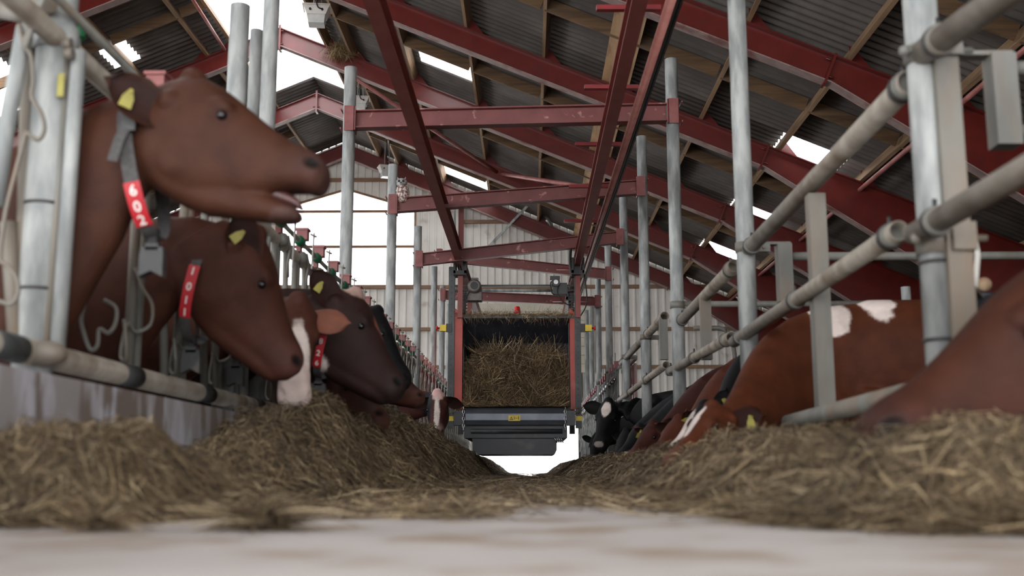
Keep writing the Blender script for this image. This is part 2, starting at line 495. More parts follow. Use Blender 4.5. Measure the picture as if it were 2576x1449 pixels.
# feed door at the end of the alley: dark jambs and a closed board panel over it
w = bpy.data.objects.new('door_1', None); COL.objects.link(w); w.location = (0, YB, 0); w['kind'] = 'structure'
mb = MB()
for x in (DX0 - 0.05, DX1 + 0.05): mb.bbox((x - 0.05, YB - 0.12, -0.05), (x + 0.05, YB + 0.05, 2.6))
mb.bbox((DX0 - 0.1, YB - 0.12, 2.55), (DX1 + 0.1, YB + 0.05, 2.7)); mb.build('door_frame', DARKMETAL, w)
mb = MB()
for i in range(8):
    mb.bbox((-1.95, YB - 0.10, 2.72 + i * 0.235), (1.75, YB - 0.05, 2.72 + i * 0.235 + 0.225))
mb.build('door_panel', CREAM, w)
# girts on the gable wall
for i, z in enumerate((5.04, 3.89, 2.87, 6.85)):
    mb = MB()
    spans = [(RX - EAVE + .1, -2.0), (1.8, RX + EAVE - .1)] if z < 5 else ([(RX - EAVE + .3, RX + EAVE - 4)] if z < 6 else [(-1.9, 0.2)])
    for a, b in spans: mb.bbox((a, YB - 0.14, z - 0.045), (b, YB - 0.035, z + 0.045))
    mb.build('trim_%d' % (3 + i), GIRT, kind='structure')
MB().bbox((-7.6, YB - 0.14, 8.0), (-2.6, YB - 0.035, 8.09)).build('trim_7', GIRT, kind='structure')
# side walls: the left one is open above the low wall (curtain side), the right one closed
MB().bbox((RX - EAVE - 0.1, YF, -0.6), (RX - EAVE, YB, 0.3)).build('wall_left', CURBM, kind='structure')
mb = MB().bbox((RX + EAVE, YF, -0.6), (RX + EAVE + 0.1, YB, 3.4)).build('wall_right', CLAD, kind='structure')
ribbed('wall_front', YF, lambda x: zr(x, OFF), RX - EAVE, RX + EAVE,
       [(-15.0, 5.0, lambda x: -0.3, lambda x: min(5.0, zr(x, -.7)))], face=1)

portal('portal_left', (RX - EAVE - 0.2, 13, 1.75), (0, -math.pi / 2, 0), 3.0, 32)
portal('portal_front', (-5, YF - 0.1, 3.7), (math.pi / 2, 0, 0), 20, 8.0)
portal('portal_ridge', (RX, 11.4, 9.4), (0, 0, 0), 1.6, 25)
portal('portal_gable', (-5.02, YB + 0.3, 6.4), (-math.pi / 2, 0, 0), 4.0, 3.0)
portal('portal_door', (0, YB + 0.3, 1.3), (-math.pi / 2, 0, 0), 2.8, 2.7)

# ================================================================== portal frames
FRY = [1.5, 5.3, 9.1, 12.9, 16.7, 20.5, 24.3, 28.3]
PURX = [0.93, 1.45, 2.70, 3.99, 5.26, 6.42, 7.79, 9.03, 10.3, 11.6, 12.9]   # distance from the ridge
FLAB = ['nearest the ridge lamps', '', '', '', '', '', '', '']
SPL = 8.79   # distance of the haunch splice from the ridge


def zt(d): return 8.97 - KS * d


def rafter(sgn, Y):
    mb = MB(); X = lambda d: RX + sgn * d
    bw = 0.39
    zb = lambda d: zt(d) - bw if d <= SPL else zt(SPL) - bw - 0.655 * (d - SPL)
    ds = [0.0, SPL, 13.1, 13.6]
    web = [(X(d), Y - 0.006, zt(d)) for d in (0, 13.6)] + [(X(d), Y - 0.006, zb(min(d, 13.1)) if d <= 13.1 else zb(13.1)) for d in (13.6, 13.1, SPL, 0)]
    mb.prism(web, (0, 0.012, 0))
    up = (0, 0, 1)
    mb.bar((X(0), Y, zt(0) - .008), (X(13.6), Y, zt(13.6) - .008), 0.18, 0.018, up)
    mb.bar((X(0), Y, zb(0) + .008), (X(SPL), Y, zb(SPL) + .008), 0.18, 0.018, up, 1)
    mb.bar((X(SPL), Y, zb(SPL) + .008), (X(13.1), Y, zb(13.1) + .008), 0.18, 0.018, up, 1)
    return mb


cleat = None
for i, Y in enumerate(FRY):
    lab = ('red steel roof frame, %s one counted from the far gable wall' % ORD[len(FRY) - 1 - i])
    fr = thing('roof_frame', lab, 'roof frame', (RX, Y, FLOORC), 'red portal frames carrying the roof')
    if i < 2:
        pass
    for sgn in (1, -1):
        rafter(sgn, Y).build('rafter', [RED, PALERED], fr)
        X = lambda d: RX + sgn * d
        mb = MB()
        zc = zt(13.1) - 0.39 - 0.655 * 4.3
        mb.ibeam((X(13.35), Y, FLOORC), (X(13.35), Y, zt(13.35)), 0.18, 0.5, up=(1, 0, 0))
        mb.build('column', RED, fr)
        # haunch splice: two end plates with bolts
        mb = MB(); z1, z2 = zt(SPL), zt(SPL) - 0.39
        mb.box((X(SPL), Y, (z1 + z2) / 2 - 0.01), (0.034, 0.19, 0.42), ((math.cos(math.atan(KS)), 0, -sgn * math.sin(math.atan(KS))), (0, 1, 0), (sgn * math.sin(math.atan(KS)), 0, math.cos(math.atan(KS)))))
        for zz in (z1 - 0.08, z2 + 0.08):
            for yy in (-0.06, 0.06): mb.tube([(X(SPL) - 0.045, Y + yy, zz + 0.02 * sgn), (X(SPL) + 0.045, Y + yy, zz - 0.02 * sgn)], 0.014, 6)
        mb.build('splice_plate', RED, fr)
        for d in PURX:
            mb = MB(); x = X(d + 0.03)
            mb.prism([(x, Y - 0.005, zt(d + .03)), (X(d + 0.33), Y - 0.005, zt(d + .33)), (x + sgn * .05, Y - 0.005, zt(d) + 0.21), (x, Y - 0.005, zt(d) + 0.21)], (0, 0.01, 0))
            if i >= 3: mb.build('purlin_cleat', RED, fr)
    mb = MB()
    mb.bbox((RX - 0.022, Y - 0.1, 8.97 - 0.47), (RX + 0.022, Y + 0.1, 9.02))
    for zz in (8.9, 8.62):
        for yy in (-0.07, 0.07): mb.tube([(RX - 0.075, Y + yy, zz), (RX + 0.075, Y + yy, zz)], 0.016, 6)
    mb.build('ridge_plate', RED, fr)

# purlins (timber on edge), one continuous line each
for sgn, nm in ((1, 'right'), (-1, 'left')):
    for j, d in enumerate(PURX):
        a = math.atan(KS) * sgn
        ax = ((math.cos(a), 0, -math.sin(a)), (0, 1, 0), (math.sin(a), 0, math.cos(a)))
        x = RX + sgn * d
        mb = MB(); L0 = YF + 0.2
        nrm = Vector(ax[2])
        c = Vector((x, (YF + YB) / 2, zt(d))) + nrm * 0.103
        mb.box(c, (0.055, YB - YF - 0.4, 0.2), ax)
        o = mb.build('roof_purlin', TIMBER)
        tag(o, 'timber roof purlin, %s down from the ridge on the %s slope' % (ORD[j], nm), 'purlin', 'timber purlins under the roof sheets')
# mid bay battens, parallel to the rafters
for i in range(2, len(FRY) - 1):
    Ym = (FRY[i] + FRY[i + 1]) / 2
    for sgn, nm in ((1, 'right'), (-1, 'left')):
        mb = MB()
        for d0, d1 in zip(PURX[:-1], PURX[1:]):
            a, b = d0 + 0.03, d1 - 0.03
            mb.bar((RX + sgn * a, Ym, zt(a) + 0.10), (RX + sgn * b, Ym, zt(b) + 0.10), 0.045, 0.19)
        o = mb.build('bridging_batten', TIMBER2)
        tag(o, 'brown timber bridging line between purlins, %s slope, %s bay from the gable' % (nm, ORD[len(FRY) - 2 - i]), 'batten', 'timber bridging between the purlins')
# wide plywood strip on the right slope
mb = MB(); a = math.atan(KS)
ax = ((math.cos(a), 0, -math.sin(a)), (0, 1, 0), (math.sin(a), 0, math.cos(a)))
mb.box((RX + 6.42, 14.0, zt(6.42) + 0.025), (0.46, 28.6, 0.012), ax)
tag(mb.build('plywood_strip', PLY), 'long pale plywood strip running under the right roof slope', 'board')
# longitudinal tie tubes and the diagonal brace
for x, z, nm in ((5.25, None, 'low on the right slope'),):
    p0 = at(2160, 480, Y=16.75)
    mb = MB().tube([(p0.x, 1.5, p0.z), (p0.x, 28.3, p0.z)], 0.035)
    tag(mb.build('tie_tube', PINKRED), 'faded red tie tube running lengthwise under the right haunches', 'tie tube')
q0 = at(893, 196, Y=20.5); q1 = at(1250, 433, Y=24.3)
tag(MB().tube([q0, q1], 0.042).build('wind_brace', PINKRED), 'red round wind brace slanting between two roof frames', 'brace')
q0 = at(1262, 437, Y=24.3); q1 = at(1470, 470, Y=20.5)
tag(MB().tube([q0, q1], 0.045).build('wind_brace', PINKRED), 'red round wind brace nearly level behind the left runway beam', 'brace')
q0 = at(1330, 515, Y=28.0); q1 = at(1225, 625, Y=28.5)
tag(MB().bar(q0, q1, 0.02, 0.07).build('gable_brace', GALV), 'flat grey steel brace slanting down left on the gable wall', 'brace')
q0 = at(1352, 512, Y=28.0); q1 = at(1410, 600, Y=28.5)
tag(MB().bar(q0, q1, 0.02, 0.07).build('gable_brace', GALV), 'flat grey steel brace slanting down right on the gable wall', 'brace')
tag(MB().tube([at(566, 126, Y=20.3), at(478, -12, Y=17.4)], .03).build('wind_brace', PINKRED), 'red round wind brace on the left slope, just left of the tall post trio', 'brace')
mb = MB(); x = at(1160, 600, Y=28.5).x
mb.ibeam((x, 28.5, FLOORC), (x, 28.5, 7.45), 0.12, 0.14, up=(1, 0, 0))
tag(mb.build('gable_post', RED), 'slim red steel post standing against the gable wall', 'post')
mb = MB(); x = at(1145, 500, Y=27.2).x
mb.bbox((x - 0.03, 27.17, 3.5), (x + 0.03, 27.23, 7.05))
tag(mb.build('hanger_strut', GALV), 'thin grey vertical strut behind the left runway beam', 'strut')

# ================================================================== posts, cross beams, runway
POSTS = [  # px, py, Y, top pixel row (None: above the frame), radius
    ('left', 592, 300, 5.60, 15, .054), ('left', 636, 300, 5.95, 77, .036), ('left', 672, 300, 6.33, None, .05),
    ('left', 879, 300, 9.24, 171, .056), ('left', 985, 600, 11.92, 415, .055), ('left', 1050, 700, 14.5, 570, .052),
    ('left', 1092, 720, 17.2, 671, .050), ('left', 1112, 820, 19.5, 720, .05), ('left', 1127, 900, 22.0, None, .05),
    ('right', 1867, 400, 6.33, None, .055), ('right', 1697, 500, 9.24, 150, .057), ('right', 1619, 600, 11.92, 344, .058),
    ('right', 1571, 700, 14.5, 497, .056), ('right', 1532, 800, 17.2, 614, .056), ('right', 1506, 830, 19.5, 700, .052),
    ('right', 1488, 830, 22.2, 745, .052), ('right', 1476, 850, 24.8, 780, .052)]
PLAB = {('left', 592): 'galvanised round post with flat top, nearest of the trio behind the open-mouthed cow',
        ('left', 636): 'slim short galvanised post in the middle of the trio behind the brown cow',
        ('left', 672): 'tall galvanised post running out of sight, last of the trio behind the brown cow',
        ('right', 1867): 'tall galvanised post clamped to the right upper rail, running out of sight above'}
PZ = {}
cnt = {'left': 0, 'right': 0}
for side, px, py, Y, top, r in POSTS:
    p = at(px, py, Y=Y); ztop = at(px, top, Y=Y).z if top is not None else (3.55 if Y > 20 else 4.3)
    PZ[(side, Y)] = p.x
    o = MB().pipe((p.x, Y, 0.0 if side == 'left' else 0.0), (p.x, Y, ztop), r, 0.006, 24).build('round_post', GALV)
    lab = PLAB.get((side, px)) or 'galvanised round post along the %s side of the feed alley, %s with a visible top' % (side, ORD[cnt[side]])
    if (side, px) not in PLAB: cnt[side] += 1
    tag(o, lab, 'post', 'galvanised posts along the feed alley')
    if side == 'right' and Y < 20:
        mb = MB(); zc = {6.33: 1.45, 9.24: 1.55, 11.92: 1.6, 14.5: 1.65, 17.2: 1.7, 19.5: 1.7}[Y]
        mb.tube([(p.x, Y, zc - .03), (p.x, Y, zc + .03)], r + .007, 20); mb.bar((p.x + r, Y, zc), (p.x + r + .09, Y, zc), .03, .05)
        mb.tube([(p.x + r + .05, Y - .03, zc), (p.x + r + .05, Y + .03, zc)], .01, 6)
        mb.build('pipe_clamp', GALVD, o)

XB = [((893, 303), (1680, 285), 9.24, .165, 'first cross beam, level and closest, just above the open barn view'),
      ((998, 517), (1603, 472), 11.92, .165, 'second cross beam, rising slightly to the right'),
      ((1062, 653), (1552, 598), 14.5, .165, 'third cross beam, directly before the trolley of the wagon'),
      ((1112, 645), (1524, 690), 17.2, .165, 'fourth cross beam, sloping down to the right behind the trolley'),
      ((1120, 742), (1497, 759), 19.5, .165, 'fifth cross beam, low behind the wagon motors')]
for a, b, Y, h, nm in XB:
    p, q = at(*a, Y=Y), at(*b, Y=Y)
    t = thing('cross_beam', 'dull red steel I beam between two posts, ' + nm, 'beam', (p.x, Y, p.z), 'red cross beams carrying the runway')
    MB().ibeam(p, q, 0.11, h, 0.012, 0.01).build('beam', BEAMRED, t)
    mb = MB()
    for e, sg in ((p, -1), (q, 1)):
        mb = MB(); mb.bbox((e.x - .03 + sg * .03 - .015, Y - 0.075, e.z - .11), (e.x + .03 + sg * .03 + .015, Y - 0.055, e.z + .11))
        mb.bbox((e.x - .006, Y - .075, e.z - .11), (e.x + .006, Y + .075, e.z + .11))
        for zz in (-.09, .09): mb.tube([(e.x + sg * .12, Y - .06, e.z + zz), (e.x + sg * .12, Y + .07, e.z + zz)], .008, 6)
        mb.bbox((e.x + sg * .0, Y - .078, e.z - .115), (e.x + sg * .085, Y - .066, e.z + .115))
        mb.build('end_plate', LATCHRED, t)

RLX, RRX, RZ = -0.97, 0.69, 3.07
t = MB().ibeam((RLX, 2.5, RZ), (RLX, 26.5, RZ), 0.10, 0.16, 0.012, 0.01).build('runway_beam', BROWNRED)
tag(t, 'dark red overhead runway beam, left one of the pair the feed wagon hangs from', 'beam')
t = MB().ibeam((RRX, 2.5, RZ), (RRX, 26.5, RZ), 0.10, 0.16, 0.012, 0.01).build('runway_beam', BROWNRED)
tag(t, 'dark red overhead runway beam, right one of the pair beside the power rail', 'beam')
# power rail beside the right runway, with flat red clamps crossing over the beam
t = thing('power_rail', 'faded pink power rail with dark conductor strips beside the right runway beam', 'rail', (RRX + .2, 2.5, RZ))
pA = at(1688, 0, Z=RZ + 0.02); pB = at(1478, 660, Z=RZ + 0.02)
dirp = (pB - pA).normalized(); p0 = pA - dirp * 3.5; p1 = pA + dirp * 15.5
MB().tube([p0, p1], 0.034, 12).build('conduit', mat('pale_pink_conduit', (206, 142, 132), (186, 118, 108), 6, 0.45), t)
mb = MB()
for k in range(2): mb.bar(p0 + Vector((.045 + .022 * k, 0, .004)), p1 + Vector((.045 + .022 * k, 0, .004)), 0.016, 0.04)
mb.build('conductor_strip', DARKMETAL, t)
for k, (px0, px1, py) in enumerate(((1500, 1662, 21), (1470, 1606, 220), (1447, 1562, 363), (1431, 1535, 469), (1419, 1515, 556), (1400, 1490, 676), (1390, 1480, 757))):
    a = at(px0, py, Z=RZ + 0.1); b = at(px1, py, Z=RZ + 0.1)
    MB().bar(a, b, 0.05, 0.032).build('rail_clamp', BRIGHTRED, t)

# ================================================================== right feed barrier
def rail(name, pts, r, mats, label, grp, sleeves=(), hollow=True):
    pts = [Vector(p) for p in pts]
    mb = MB()
    o = mb.pipe(pts[0], pts[-1], r, 0.006, 24).build(name, mats)
    tag(o, label, 'rail', grp)
    d = (pts[-1] - pts[0])
    for s in sleeves:
        c = pts[0] + d * s; u = d.normalized()
        MB().tube([c - u * .035, c + u * .035], r + .007, 20).build('sleeve', GALVD, o)
        mb = MB(); mb.tube([c - u * .008, c + u * .008], r + .011, 20); mb.tube([c + Vector((0, 0, r)), c + Vector((0, 0, r + .035))], .008, 6)
        mb.build('clamp_band', DARKMETAL, o)
    return o


U = lambda px, py: at(px, py, X=1.31)
Lw = lambda px, py: at(px, py, X=1.27)
n0 = U(2322, 132); nd = (U(2322, 132) - U(2480, 20)).normalized()
rail('upper_rail', [n0 - nd * 2.0, n0], .043, RAIL, 'thick worn steel rail at top right corner, ending at the near right post', 'upper rails of the right feed barrier', (.93,))
rail('upper_rail', [U(2288, 205), U(1882, 628)], .043, RAIL, 'upper steel rail slanting from near right post to the tall galvanised post', 'upper rails of the right feed barrier', (.02, .96))
rail('upper_rail', [U(1848, 668), U(1706, 815)], .043, RAIL, 'upper steel rail just beyond the tall galvanised right post', 'upper rails of the right feed barrier', (.05, .9))
rail('upper_rail', [U(1672, 795), U(1563, 912)], .043, RAIL, 'last upper steel rail, its end beside the far red latches', 'upper rails of the right feed barrier', (.3,))
n0 = Lw(2300, 590); nd = (n0 - Lw(2576, 430)).normalized()
rail('lower_rail', [n0 - nd * 1.9, n0], .038, RAIL, 'worn lower steel rail reaching the right edge before the near post', 'lower rails of the right feed barrier', (.9,))
rail('lower_rail', [Lw(2262, 580), Lw(1846, 860)], .036, RAIL, 'long lower steel rail slanting across the white-patched brown cow', 'lower rails of the right feed barrier', (.03, .48, .93))
rail('lower_rail', [Lw(1840, 848), Lw(1682, 936)], .036, RAIL, 'middle lower steel rail over the dark brown grazing necks', 'lower rails of the right feed barrier', (.06, .5, .95))
rail('lower_rail', [Lw(1676, 918), Lw(1553, 1010)], .036, RAIL, 'last lower steel rail ending above the black cow with white star', 'lower rails of the right feed barrier', (.3, .65, .95))
rail('bottom_rail', [U(2298, 988), U(1790, 1110)], .040, GALVD, 'fat grey bottom rail lying just above the hay on the right', None)

# near right post: pipe, box section, clamps
t = thing('gate_post', 'big grimy composite steel post at right, near the camera', 'post', (at(2335, 400, Y=3.45).x, 3.45, 0))
a = at(2333, 300, Y=3.45)
MB().pipe((a.x, 3.45, 0.25), (a.x, 3.45, 2.6), .055, .006, 28).build('pipe', GALV, t)
b = at(2396, 500, Y=3.40)
mb = MB(); mb.bbox((b.x - .038, 3.37, .42), (b.x + .040, 3.47, at(2400, 140, Y=3.4).z)); mb.build('box_section', GALVD, t)
MB().tube([(b.x + .048, 3.5, .45), (b.x + .048, 3.5, .92)], .03, 16).build('side_pipe', GALVD, t)
for yy, hh in ((128, .06), (600, .09), (965, .07)):
    z = at(2335, yy, Y=3.4).z
    mb = MB().tube([(a.x, 3.45, z - hh / 2), (a.x, 3.45, z + hh / 2)], .064, 24); mb.bar((a.x + .02, 3.40, z), (b.x + .05, 3.40, z), .1, hh)
    mb.tube([(a.x - .09, 3.40, z), (b.x + .10, 3.40, z)], .012, 8); mb.ball((a.x - .08, 3.40, z), .02, 8)
    mb.build('clamp', GALVD, t)
for yy in (852, 655):
    z = at(2335, yy, Y=3.4).z
    MB().tube([(a.x, 3.45, z - .006), (a.x, 3.45, z + .006)], .060, 24).build('weld_ring', DARKMETAL, t)
# hanging box drops below the upper rails
for px, y0, y1, Y, lab in ((2050, 490, 1040, 4.85, 'long square steel upright hanging before the white-patched cow'),
                           (1773, 745, 905, 7.9, 'square steel upright between the rails, over the brown necks'),
                           (1668, 805, 905, 10.3, 'short square steel upright under the third upper rail')):
    p = at(px, y0, Y=Y); q = at(px, y1, Y=Y)
    tag(MB().bbox((p.x - .038, Y - .038, q.z), (p.x + .038, Y + .038, p.z)).build('square_upright', GALVD), lab, 'post', 'square uprights of the right feed barrier')
# cubicle side bars behind the barrier, one pair at each post
for i, (px, pyt, pyb, Y, lab) in enumerate(((2512, 172, 332, 3.75, 'nearest grey side bar pair with hanging box end, top right'),
                                            (1970, 645, 765, 6.5, 'middle grey side bar running right from a hanging box end'),)):
    p = at(px, pyt - 30, Y=Y); q = at(px, pyb + 38 if i == 0 else pyb - 5, Y=Y)
    t = thing('side_bar', lab, 'rail', (p.x, Y, q.z), 'side bars behind the right barrier')
    MB().bbox((p.x - .044, Y - .044, q.z), (p.x + .044, Y + .044, p.z)).build('end_box', GALVD, t)
    for z in (at(px, pyt, Y=Y).z, at(px, pyb, Y=Y).z if i == 0 else None):
        if z: MB().tube([(p.x + .04, Y, z), (p.x + (2.6 if i else 1.6), Y, z)], .026, 16).build('bar', GALVD, t)
    MB().bbox((p.x - .16, Y - .03, p.z - .004), (p.x + .04, Y + .03, p.z + .012)).build('bracket', GALVD, t)
p = at(1790, 765, Y=9.24); p.x = PZ[('right', 9.24)] + .05
tag(MB().tube([p, p + Vector((2.2, 0, 0))], .027, 16).build('side_rail', GALVD), 'grey horizontal pipe just above the white-patched cow back', 'rail')
p = at(1745, 825, Y=11.8); pts = [p + Vector((.0, 0, 0)), p + Vector((.28, 0, 0)), p + Vector((.36, 0, -.03)), p + Vector((.42, 0, -.1)), p + Vector((.44, 0, -.3)), Vector((p.x + .44, p.y, -.3))]
tag(MB().tube(pts, .025, 12).build('bent_pipe', GALVD), 'grey pipe bent downwards behind the second lower rail', 'pipe')
p = at(2278, 722, Y=8.0)
tag(MB().pipe((p.x, 8.0, -.3), p, .035, .005, 20).build('short_post', GALV), 'short pale post sticking up just behind the patched cow back', 'post')
# drinker hose and bowl behind the near right post
t = thing('water_bowl', 'dark drinking bowl with pale looping hose behind the near right post', 'drinker', at(2462, 740, Y=4.3))
mb = MB(); c = at(2462, 745, Y=4.3)
pr = [(.0, -.10), (.05, -.10), (.085, -.07), (.10, -.01), (.10, .0), (.09, .0), (.07, -.05), (0.0, -.07)]
vs, fs = [], []
for r, z in pr:
    for k in range(20): vs.append(c + Vector((r * math.cos(k * math.pi / 10), r * math.sin(k * math.pi / 10), z)))
for j in range(len(pr) - 1):
    for k in range(20): fs.append((j * 20 + k, j * 20 + (k + 1) % 20, (j + 1) * 20 + (k + 1) % 20, (j + 1) * 20 + k))
mb.add(vs, fs, 0, True); mb.build('bowl', BLACK, t)
MB().ball(at(2476, 716, Y=4.3), .030, 12, sc=(1, .8, 1)).build('float_cover', mat('tan_float_cover', (176, 150, 120), (150, 124, 96), 20), t)
MB().bar((b.x, 3.47, c.z - .02), (c.x - .02, 4.25, c.z - .02), .04, .01).build('bracket', GALVD, t)
MB().tube([at(2438, 590, Y=4.3), at(2452, 600, Y=4.3), at(2460, 640, Y=4.3), at(2456, 690, Y=4.3), at(2452, 735, Y=4.3)], .012, 10).build('hose', WHITEPL, t)

# ================================================================== left feed barrier (self locking yokes)
LX = -1.58
LZ0, LZ1 = 0.50, 1.56
o = MB().tube([(LX, -1, LZ0), (LX, 28, LZ0)], .042, 20).build('bottom_rail', RAIL)
tag(o, 'dirty brown-grey bottom tube of the left feed barrier above the kerb', 'rail')
yy = 3.0
while yy < 12:
    MB().tube([(LX, yy + .1, LZ0), (LX, yy + .28, LZ0)], .0445, 20).build('dark_sleeve', GREYST, o); yy += 1.0
o = MB().tube([(LX, -1, LZ1), (LX, 28, LZ1)], .036, 20).build('top_rail', RAIL)
tag(o, 'grey top tube of the left feed barrier behind the raised cow head', 'rail')
o = MB().tube([(LX + .05, -1, LZ1 + .085), (LX + .05, 28, LZ1 + .085)], .016, 12).build('locking_rod', GALVD)
tag(o, 'thin control rod with green sleeves above the left top tube', 'rod')
# near composite post on the left
pc = at(112, 500, Y=3.42)
t = thing('gate_post', 'thick grimy galvanised post at the left edge, near the camera', 'post', (pc.x, 3.42, .39))
MB().tube([(pc.x, 3.42, .39), (pc.x, 3.42, 1.78)], .062, 28).build('pipe', GALV, t)
MB().tube([(pc.x, 3.42, at(112, 112, Y=3.36).z), (pc.x, 3.42, at(112, 55, Y=3.36).z)], .072, 28).build('top_sleeve', GALV, t)
for py in (505, 722):
    z = at(112, py, Y=3.36).z; MB().tube([(pc.x, 3.42, z - .005), (pc.x, 3.42, z + .005)], .0645, 28).build('weld_ring', DARKMETAL, t)
a = at(153, 215, Y=3.36); MB().bbox((a.x - .01, 3.355, a.z - .04), (a.x + .012, 3.36, a.z + .04)).build('sticker', TAGY, t)
a = at(145, 500, Y=3.40); MB().tube([(a.x, 3.40, .47), (a.x, 3.40, at(145, 130, Y=3.4).z)], .018, 12).build('side_pipe', GALVD, t)
a = at(172, 500, Y=3.38); MB().tube([(a.x, 3.38, .47), (a.x, 3.38, at(172, 130, Y=3.38).z)], .024, 14).build('side_pipe', GALV, t)
MB().ball(at(110, 890, Y=3.36), .06, 12, sc=(1.3, .9, .7)).build('foot_clamp', GALVD, t)
mb = MB()
for (px, py) in ((168, 110), (172, 135)): mb.tube([at(px - 8, py, Y=3.33), at(px + 12, py, Y=3.33)], .02, 8)
mb.build('bolt_head', GALVD, t)


def hook_path(y, flip=1):
    o = [(0, -.06, .42), (.03, -.05, .34), (.06, -.02, .28), (.05, .0, .2), (.0, -.02, .17), (-.02, -.05, .2), (-.03, -.07, .12), (-.02, -.1, .06), (.01, -.13, .05), (.02, -.16, .1), (.01, -.17, .2)]
    return [(LX + .03 + a, y + b * flip, LZ0 + c) for a, b, c in o]


def smooth_path(pts, k=4):
    pts = [Vector(p) for p in pts]; out = []
    for i in range(len(pts) - 1):
        p0 = pts[max(i - 1, 0)]; p1 = pts[i]; p2 = pts[i + 1]; p3 = pts[min(i + 2, len(pts) - 1)]
        for j in range(k):
            t = j / k
            out.append(0.5 * ((2 * p1) + (p2 - p0) * t + (2 * p0 - 5 * p1 + 4 * p2 - p3) * t * t + (3 * p1 - p0 - 3 * p2 + p3) * t ** 3))
    out.append(pts[-1]); return out


def make_yoke(y):
    t = thing('neck_yoke', '', 'neck yoke', (LX, y, LZ0), 'neck yokes along the left feed barrier')
    MB().tube([(LX, y, LZ0), (LX, y, LZ1)], .021, 12).build('upright', GALVD, t)
    MB().tube([(LX, y + .085, LZ0), (LX, y + .085, LZ1)], .019, 12).build('upright', GALVD, t)
    MB().tube([(LX + .01, y + .40, LZ0 + .03), (LX + .01, y + .30, LZ0 + .5), (LX + .01, y + .26, LZ1 + .02)], .019, 12).build('swing_bar', GALVD, t)
    MB().tube(smooth_path(hook_path(y)), .0075, 8).build('hook_rod', GALVD, t)
    mb = MB(); mb.bbox((LX + .0, y + .01, LZ1 + .12), (LX + .075, y + .085, LZ1 + .185)); mb.bbox((LX - .008, y + .002, LZ1 + .185), (LX + .083, y + .093, LZ1 + .2))
    mb.bbox((LX + .0, y + .02, LZ1 + .04), (LX + .03, y + .08, LZ1 + .13))
    mb.build('latch_cap', LATCHRED, t)
    MB().tube([(LX + .05, y - .16, LZ1 + .085), (LX + .05, y - .13, LZ1 + .085), (LX + .05, y - .06, LZ1 + .085), (LX + .05, y - .02, LZ1 + .085)], [.02, .034, .034, .02], 14).build('green_sleeve', GREEN, t)
    mb = MB(); mb.bar((LX + .1, y + .12, LZ1 + .19), (LX + .085, y + .13, LZ1 - .16), .006, .03); mb.tube([(LX + .09, y + .06, LZ1 + .165), (LX + .11, y + .135, LZ1 + .165)], .008, 8)
    mb.build('release_strap', WHITEPL, t)
    mb = MB(); mb.tube([(LX + .035, y + .2, LZ1 + .06), (LX + .05, y + .22, LZ1 - .02), (LX + .04, y + .2, LZ1 - .12), (LX + .03, y + .26, LZ1 - .2)], .009, 8)
    mb.ball((LX + .04, y + .05, LZ1), .045, 12, sc=(.8, 1, 1)); mb.build('pivot_joint', GALVD, t)
    return t


ypos = []
y = 2.45
while y < 27.5:
    if not any(abs(y - q) < .12 for q in (3.03, 3.6, 5.6, 5.95, 6.33)): ypos.append(y)
    y += 0.58
for q in (9.24, 11.92, 14.5, 17.2, 19.5, 22.0):
    ypos = [(v + (.17 if v + .04 > q else -.17)) if abs(v + .04 - q) < .13 else v for v in ypos]
y0 = make_yoke(ypos[0])
y0['label'] = 'neck yoke of the left feed barrier, first one from the camera'
for i, yv in enumerate(ypos[1:]):
    dup(y0, (LX, yv, LZ0), 'neck yoke of the left feed barrier, %s one from the camera' % ordn(i + 1))
# loose slanting bars and hooked rods by the near left post
def S(*pts, Y): return smooth_path([at(a, b, Y=Y) for a, b in pts])


tag(MB().tube([at(62, 70, Y=3.3), at(15, 330, Y=3.3), at(-12, 520, Y=3.3)], .026, 14).build('slanting_bar', GALV), 'pale slanting bar leaning left at the left picture edge', 'bar')
tag(MB().tube([at(20, 560, Y=3.38), at(30, 700, Y=3.38), at(42, 880, Y=3.38)], .026, 14).build('slanting_bar', GALVD), 'grimy bar leaning right, low at the left picture edge', 'bar')
tag(MB().tube([at(72, 60, Y=3.4), at(66, 300, Y=3.4), at(52, 880, Y=3.4)], .022, 14).build('thin_upright', GALVD), 'thin grimy upright just left of the thick left post', 'bar')
tag(MB().tube(S((48, 60), (62, 115), (78, 140), (84, 200), (80, 245), (104, 285), (112, 325), (96, 352), (66, 332), Y=3.27), .0072, 8).build('hook_rod', GALVD), 'wavy thin hook rod before the thick left post', 'rod')
tag(MB().tube(S((66, 330), (48, 400), (22, 500), (10, 560), (0, 650), (20, 668), (42, 700), (45, 738), (28, 765), (-10, 755), Y=3.27), .0072, 8).build('hook_rod', GALVD), 'long thin rod ending in a hook, at the left edge', 'rod')
tag(MB().tube(S((240, 690), (206, 790), (212, 840), (228, 880), (245, 868), (250, 828), (272, 838), (290, 815), (292, 775), (262, 755), Y=4.0), .0085, 8).build('hook_rod', GALVD), 'curled pale hook rod under the raised cow neck', 'rod')
tag(MB().tube([at(-5, 20, Y=3.5), at(60, 32, Y=3.4), at(120, 5, Y=3.3)], .035, 14).build('corner_tube', GALVD), 'dark grey tube crossing the top left corner', 'tube')
tag(MB().bar(at(112, -20, Y=3.2), at(60, 115, Y=3.25), .004, .035).build('hanging_strap', GALVD), 'pale frayed strap hanging in the top left corner', 'strap')
t = thing('rod_knob', 'fat green plastic knob with red cap beside the thick left post top', 'knob', at(190, 75, Y=3.88))
MB().tube([at(182, 60, Y=3.88), at(190, 80, Y=3.88), at(196, 100, Y=3.88)], [.026, .036, .03], 14).build('green_bulb', GREEN, t)
MB().ball(at(178, 52, Y=3.88), .026, 12).build('red_cap', BRIGHTRED, t)
